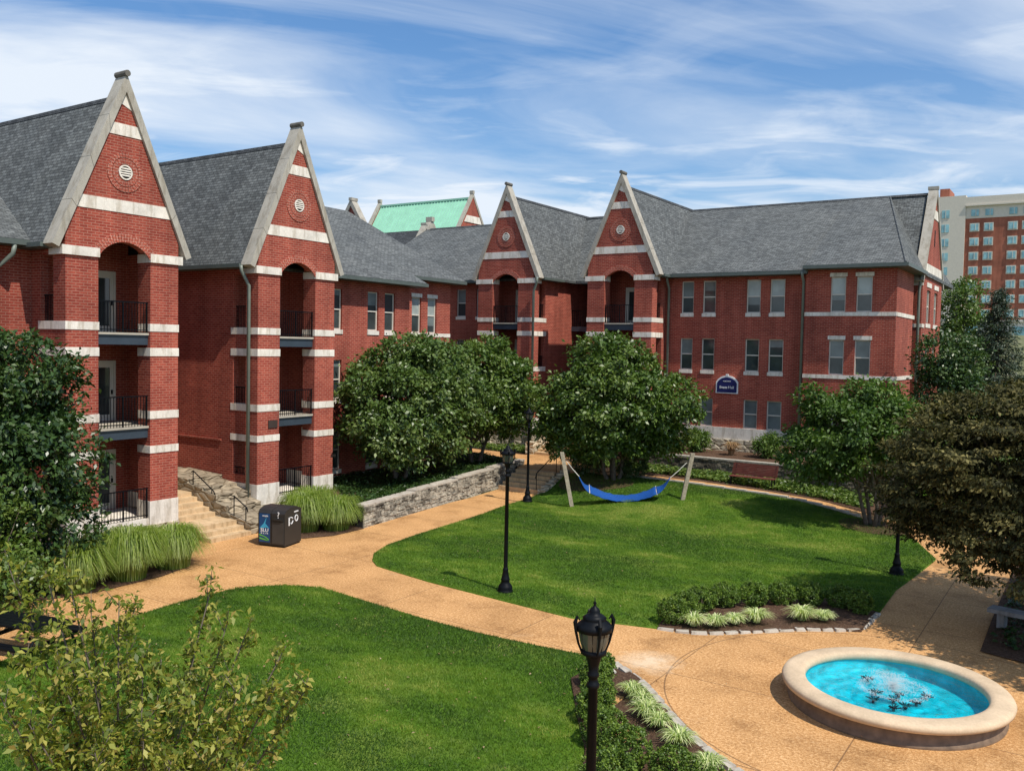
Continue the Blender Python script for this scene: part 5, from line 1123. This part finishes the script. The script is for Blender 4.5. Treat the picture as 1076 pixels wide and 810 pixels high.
# variegated liriope
for x, y, s in [(-8.2, 20.95, 1), (-7.75, 21.3, .85), (-7.4, 21.75, .8), (-7.0, 22.2, 1.1), (-6.1, 23.1, 1.15), (-5.65, 23.45, .8)]:
    e = empty('liriope_clump', (x, y, .06), label='pale striped grass tuft in front of the boxwoods of the far flower bed', cat='plant', group='striped tufts of the far bed'); blades('leaves', e, 'blade_liriope', 260, .3, .34*s, .024, .40*s, 4, droop=.75, pw=1.3)
for x, y, s in [(-7.5, 16.0, .8), (-7.15, 15.75, .7), (-6.8, 15.2, 1.0), (-6.45, 14.95, .8), (-5.85, 14.45, .95), (-5.1, 13.9, .8)]:
    e = empty('liriope_clump', (x, y, .06), label='pale striped grass tuft between the boxwoods and stones of the near flower bed', cat='plant', group='striped tufts of the near bed'); blades('leaves', e, 'blade_liriope', 240, .28, .32*s, .022, .36*s, 4, bias=-.12, droop=.75, pw=1.3)
# ornamental grasses
for x, y, h, n, lb in [(-23.35, 13.7, 1.35, 1900, 'leftmost of three tall fountain grass clumps below the near tower'), (-23.35, 15.3, 1.5, 2200, 'middle of three tall fountain grass clumps below the near tower'), (-23.5, 16.9, 1.3, 1700, 'right hand of three tall grass clumps, beside the steps'), (-24.3, 23.1, 1.45, 1900, 'tall grass clump just right of the recycling bin'), (-23.6, 24.0, 1.25, 1500, 'tall grass clump touching the end of the limestone wall'), (-25.2, 24.4, 1.4, 1200, 'tall grass clump behind the others beneath the second tower')]:
    e = empty('fountain_grass', (x, y, 0), label=lb, cat='ornamental grass', group='tall ornamental grass clumps'); blades('leaves', e, 'blade_ornamental', int(n*1.25), .8, h*1.08, .02, .85, 6, droop=1.15, base=.62, pw=1.35)
# shrubs on the terrace in front of building B
for x, y, s, mt, lb in [(-17.9, 45.6, 1.0, 'leaf_bright', 'light green rounded shrub below the hall sign'), (-14.0, 45.4, 1.05, 'leaf_bright', 'light green rounded shrub beneath the right hand windows'), (-19.0, 44.6, .7, 'leaf_bright', 'small green shrub at the left end of the dark stone wall')]:
    e = empty('rounded_shrub', (x, y, 1.47), label=lb, cat='shrub'); foliage('foliage', e, mt, [(0, 0, .65*s, .62*s, .62*s, .6*s)], 70, 40, .2, .13, .06, zmin=0); m = MB(); m.tube([(0, 0, 0), (0, 0, .6)], [.04, .02], 5); m.build('stem', 'bark', e)
for x, y, mt, lb in [(-20.0, 44.7, 'blade_liriope', 'cream feathery grass at the left end of the upper terrace'), (-18.7, 45.2, 'leaf_dry', 'rust coloured dry perennial left of the first terrace shrub'), (-15.9, 45.3, 'leaf_dry', 'rust coloured dry perennial between the two terrace shrubs'), (-12.9, 45.3, 'leaf_dry', 'tan dry perennial right of the second terrace shrub')]:
    e = empty('dry_perennial', (x, y, 1.47), label=lb, cat='plant'); blades('leaves', e, mt, 420, .4, .75, .03, .5, 4, droop=.6)

# foreground sapling
SAPTIPS = [[-7.7, 3.93, 5.0, 1.2], [-7.25, 3.99, 5.05, 0.9], [-7.9, 4.51, 4.97, 0.9], [-7.3, 4.42, 4.61, 1.1], [-7.22, 4.7, 4.56, 1.1], [-6.91, 4.44, 4.78, 0.7], [-6.72, 4.54, 4.28, 1], [-6.93, 4.87, 4.14, 0.9], [-6.58, 5.13, 4.76, 1.2], [-6.28, 5.08, 4.55, 1.1], [-6.42, 5.46, 4.43, 0.8], [-6.0, 5.49, 4.26, 0.7], [-5.66, 5.46, 4.0, 1.3], [-5.76, 5.16, 4.05, 1.2], [-5.92, 4.94, 4.09, 1.2], [-6.11, 4.57, 4.08, 1.1], [-7.04, 3.97, 4.29, 1.2], [-7.2, 3.75, 4.4, 1.3], [-6.68, 4.08, 4.18, 1.3], [-6.26, 4.23, 3.92, 1.3], [-5.82, 4.62, 3.74, 1.2], [-6.92, 3.67, 3.95, 1.4], [-6.47, 3.95, 3.73, 1.4], [-5.97, 4.28, 3.67, 1.2], [-5.68, 4.7, 3.51, 0.9], [-7.12, 3.55, 4.17, 1.3], [-6.6, 4.97, 4.18, 0.8]]
sa = empty('pear_sapling', (-7.3, 4.9, 0), label='sparse olive leaved sapling rising in the lower left foreground', cat='tree')
m = MB(); base = Vector((0, 0, -.1)); P = []; AX = []
m.tube([(0, 0, -.1), (.03, .02, 1.2), (0, .05, 2.3), (.05, .0, 3.0)], [.075, .06, .045, .025], 8)
for tp_ in SAPTIPS:
    tip = Vector(tp_[:3])-Vector((-7.3, 4.9, 0)); dens = tp_[3]; st_ = Vector((0, 0, max(.8, min(2.8, tip.z*.42)))); md = st_.lerp(tip, .45)+Vector((random.uniform(-.1, .1), random.uniform(-.1, .1), -.15))
    pts = [st_, md, tip]; m.tube([st_, st_.lerp(md, .5)+Vector((0, 0, -.03)), md, md.lerp(tip, .5), tip], [.022, .018, .013, .009, .004], 5)
    L = (tip-md).length+(md-st_).length
    ntw = int(21*dens)
    for k in range(ntw):
        t = .35+.65*(k+.5)/ntw; p = st_.lerp(md, t/.45) if t < .45 else md.lerp(tip, (t-.45)/.55)
        a = random.uniform(0, 2*PI); l_ = random.uniform(.08, .30)*(1.15-t*.7); q = p+Vector((math.cos(a)*l_, math.sin(a)*l_, random.uniform(0, .25)))
        m.tube([p, q], [.005, .002], 4)
        n = int(random.uniform(16, 30)); u = RNG.random(n)[:, None]; pp = np.array(p)*(1-u)+np.array(q)*u+RNG.normal(size=(n, 3))*.035
        ax = RNG.normal(size=(n, 3))*.7+np.array(q-p)*1.5; ax[:, 2] -= .35; P.append(pp); AX.append(ax)
P = np.concatenate(P); AX = np.concatenate(AX); n = len(P); s = .6+.7*RNG.random(n)
V, F = leaf_quads(P, AX, RNG.normal(size=(n, 3))*.7+np.array([0, 0, .9]), .074*s, .034*s); raw_mesh('foliage', V, F, 'leaf_sapling', sa, RNG.random(n)**1.2*.95); m.build('trunk', 'bark_grey', sa, smooth=True)

# =================================================================== light, sky, camera
SUN = Vector((.973*math.cos(R(57)), -.23*math.cos(R(57)), math.sin(R(57))))
sd = bpy.data.lights.new('sun', 'SUN'); sd.energy = 5; sd.angle = R(.55); sd.color = (1, .93, .82); so = bpy.data.objects.new('sun', sd); COL.objects.link(so); so.rotation_euler = SUN.to_track_quat('Z', 'Y').to_euler()
w = bpy.data.worlds.new('World'); scene.world = w; w.use_nodes = True; nt = w.node_tree; N = nt.nodes; L = nt.links
bg = N['Background']; bg.inputs['Strength'].default_value = .09
sky = N.new('ShaderNodeTexSky'); sky.sky_type = 'NISHITA'; sky.sun_disc = False; sky.sun_elevation = R(57); sky.sun_rotation = math.atan2(.973, -.23); sky.air_density = 1.3; sky.dust_density = .6; sky.ozone_density = 2.5
tc = N.new('ShaderNodeTexCoord'); sep = N.new('ShaderNodeSeparateXYZ'); L.new(tc.outputs['Generated'], sep.inputs[0])
def mth(op, a, b=0.0, c=None):
    n = N.new('ShaderNodeMath'); n.operation = op
    for i, v in enumerate((a, b)):
        if isinstance(v, (int, float)): n.inputs[i].default_value = v
        else: L.new(v, n.inputs[i])
    return n.outputs[0]
zz = mth('ADD', mth('MAXIMUM', sep.outputs[2], 0), .16)
px = mth('DIVIDE', sep.outputs[0], zz); py = mth('DIVIDE', sep.outputs[1], zz); cmb = N.new('ShaderNodeCombineXYZ'); L.new(px, cmb.inputs[0]); L.new(py, cmb.inputs[1])
def cloud(scale, rot, sc, lo, hi, detail=9, dist=.6, off=(0, 0, 0), rough=.55):
    vr_ = N.new('ShaderNodeVectorRotate'); vr_.rotation_type = 'Z_AXIS'; vr_.inputs['Angle'].default_value = rot; L.new(cmb.outputs[0], vr_.inputs['Vector']); mp = N.new('ShaderNodeMapping'); mp.inputs['Scale'].default_value = sc; mp.inputs['Location'].default_value = off; L.new(vr_.outputs[0], mp.inputs[0])
    nz_ = N.new('ShaderNodeTexNoise'); nz_.inputs['Scale'].default_value = scale; nz_.inputs['Detail'].default_value = detail; nz_.inputs['Distortion'].default_value = dist; nz_.inputs['Roughness'].default_value = rough; L.new(mp.outputs[0], nz_.inputs[0])
    rr = N.new('ShaderNodeMapRange'); rr.inputs[1].default_value = lo; rr.inputs[2].default_value = hi; L.new(nz_.outputs[0], rr.inputs[0]); return rr.outputs[0]
c1 = cloud(1.0, R(-48), (.45, 1.5, 1), .41, .62, 10, .7, (.4, 1.1, 0)); c2 = cloud(2.6, R(-30), (.6, 1.2, 1), .50, .66, 10, .9, (2.0, .3, 0)); c3 = cloud(.5, R(50), (1, 1, 1), .38, .62, 4, .2, (5.2, 1, 0))
m1 = mth('MULTIPLY', c1, mth('ADD', mth('MULTIPLY', c3, .65), .35)); hor = mth('SUBTRACT', 1.0, mth('MULTIPLY', mth('MINIMUM', mth('MAXIMUM', sep.outputs[2], 0), .5), 3.2))
mk = mth('ADD', mth('ADD', mth('MULTIPLY', m1, .95), .04), mth('MULTIPLY', c2, mth('ADD', mth('MULTIPLY', mth('MAXIMUM', hor, 0), .9), .15))); mk = mth('ADD', mk, mth('MULTIPLY', mth('MAXIMUM', hor, 0), .28)); mk = mth('MINIMUM', mth('MAXIMUM', mk, 0), .95)
mx = N.new('ShaderNodeMix'); mx.data_type = 'RGBA'; L.new(mk, mx.inputs[0]); tn = N.new('ShaderNodeMix'); tn.data_type = 'RGBA'; tn.blend_type = 'MULTIPLY'; tn.inputs[0].default_value = 1; L.new(sky.outputs[0], tn.inputs[6]); tn.inputs[7].default_value = (.66, 1.08, 1.5, 1); L.new(tn.outputs[2], mx.inputs[6]); mx.inputs[7].default_value = (9.4, 10.2, 11.2, 1)
L.new(mx.outputs[2], bg.inputs['Color'])

cam = bpy.data.cameras.new('camera'); co = bpy.data.objects.new('camera', cam); COL.objects.link(co); scene.camera = co
f_, yaw, pit, rol = 932.03, .58219386, -.0447416, .01984241
fw = Vector((-math.sin(yaw)*math.cos(pit), math.cos(yaw)*math.cos(pit), math.sin(pit))); rt = Vector((math.cos(yaw), math.sin(yaw), 0)); up = rt.cross(fw)
r2 = rt*math.cos(rol)+up*math.sin(rol); u2 = -rt*math.sin(rol)+up*math.cos(rol)
M = Matrix((r2, u2, -fw)).transposed().to_4x4(); M.translation = Vector((0, 0, 7)); co.matrix_world = M
cam.sensor_fit = 'HORIZONTAL'; cam.angle = 2*math.atan(538/f_); cam.clip_end = 5000; cam.clip_start = .1
scene.view_settings.view_transform = 'Standard'; scene.view_settings.look = 'None'; scene.view_settings.exposure = 0; scene.view_settings.gamma = 1
scene.render.resolution_x = 1024; scene.render.resolution_y = 770
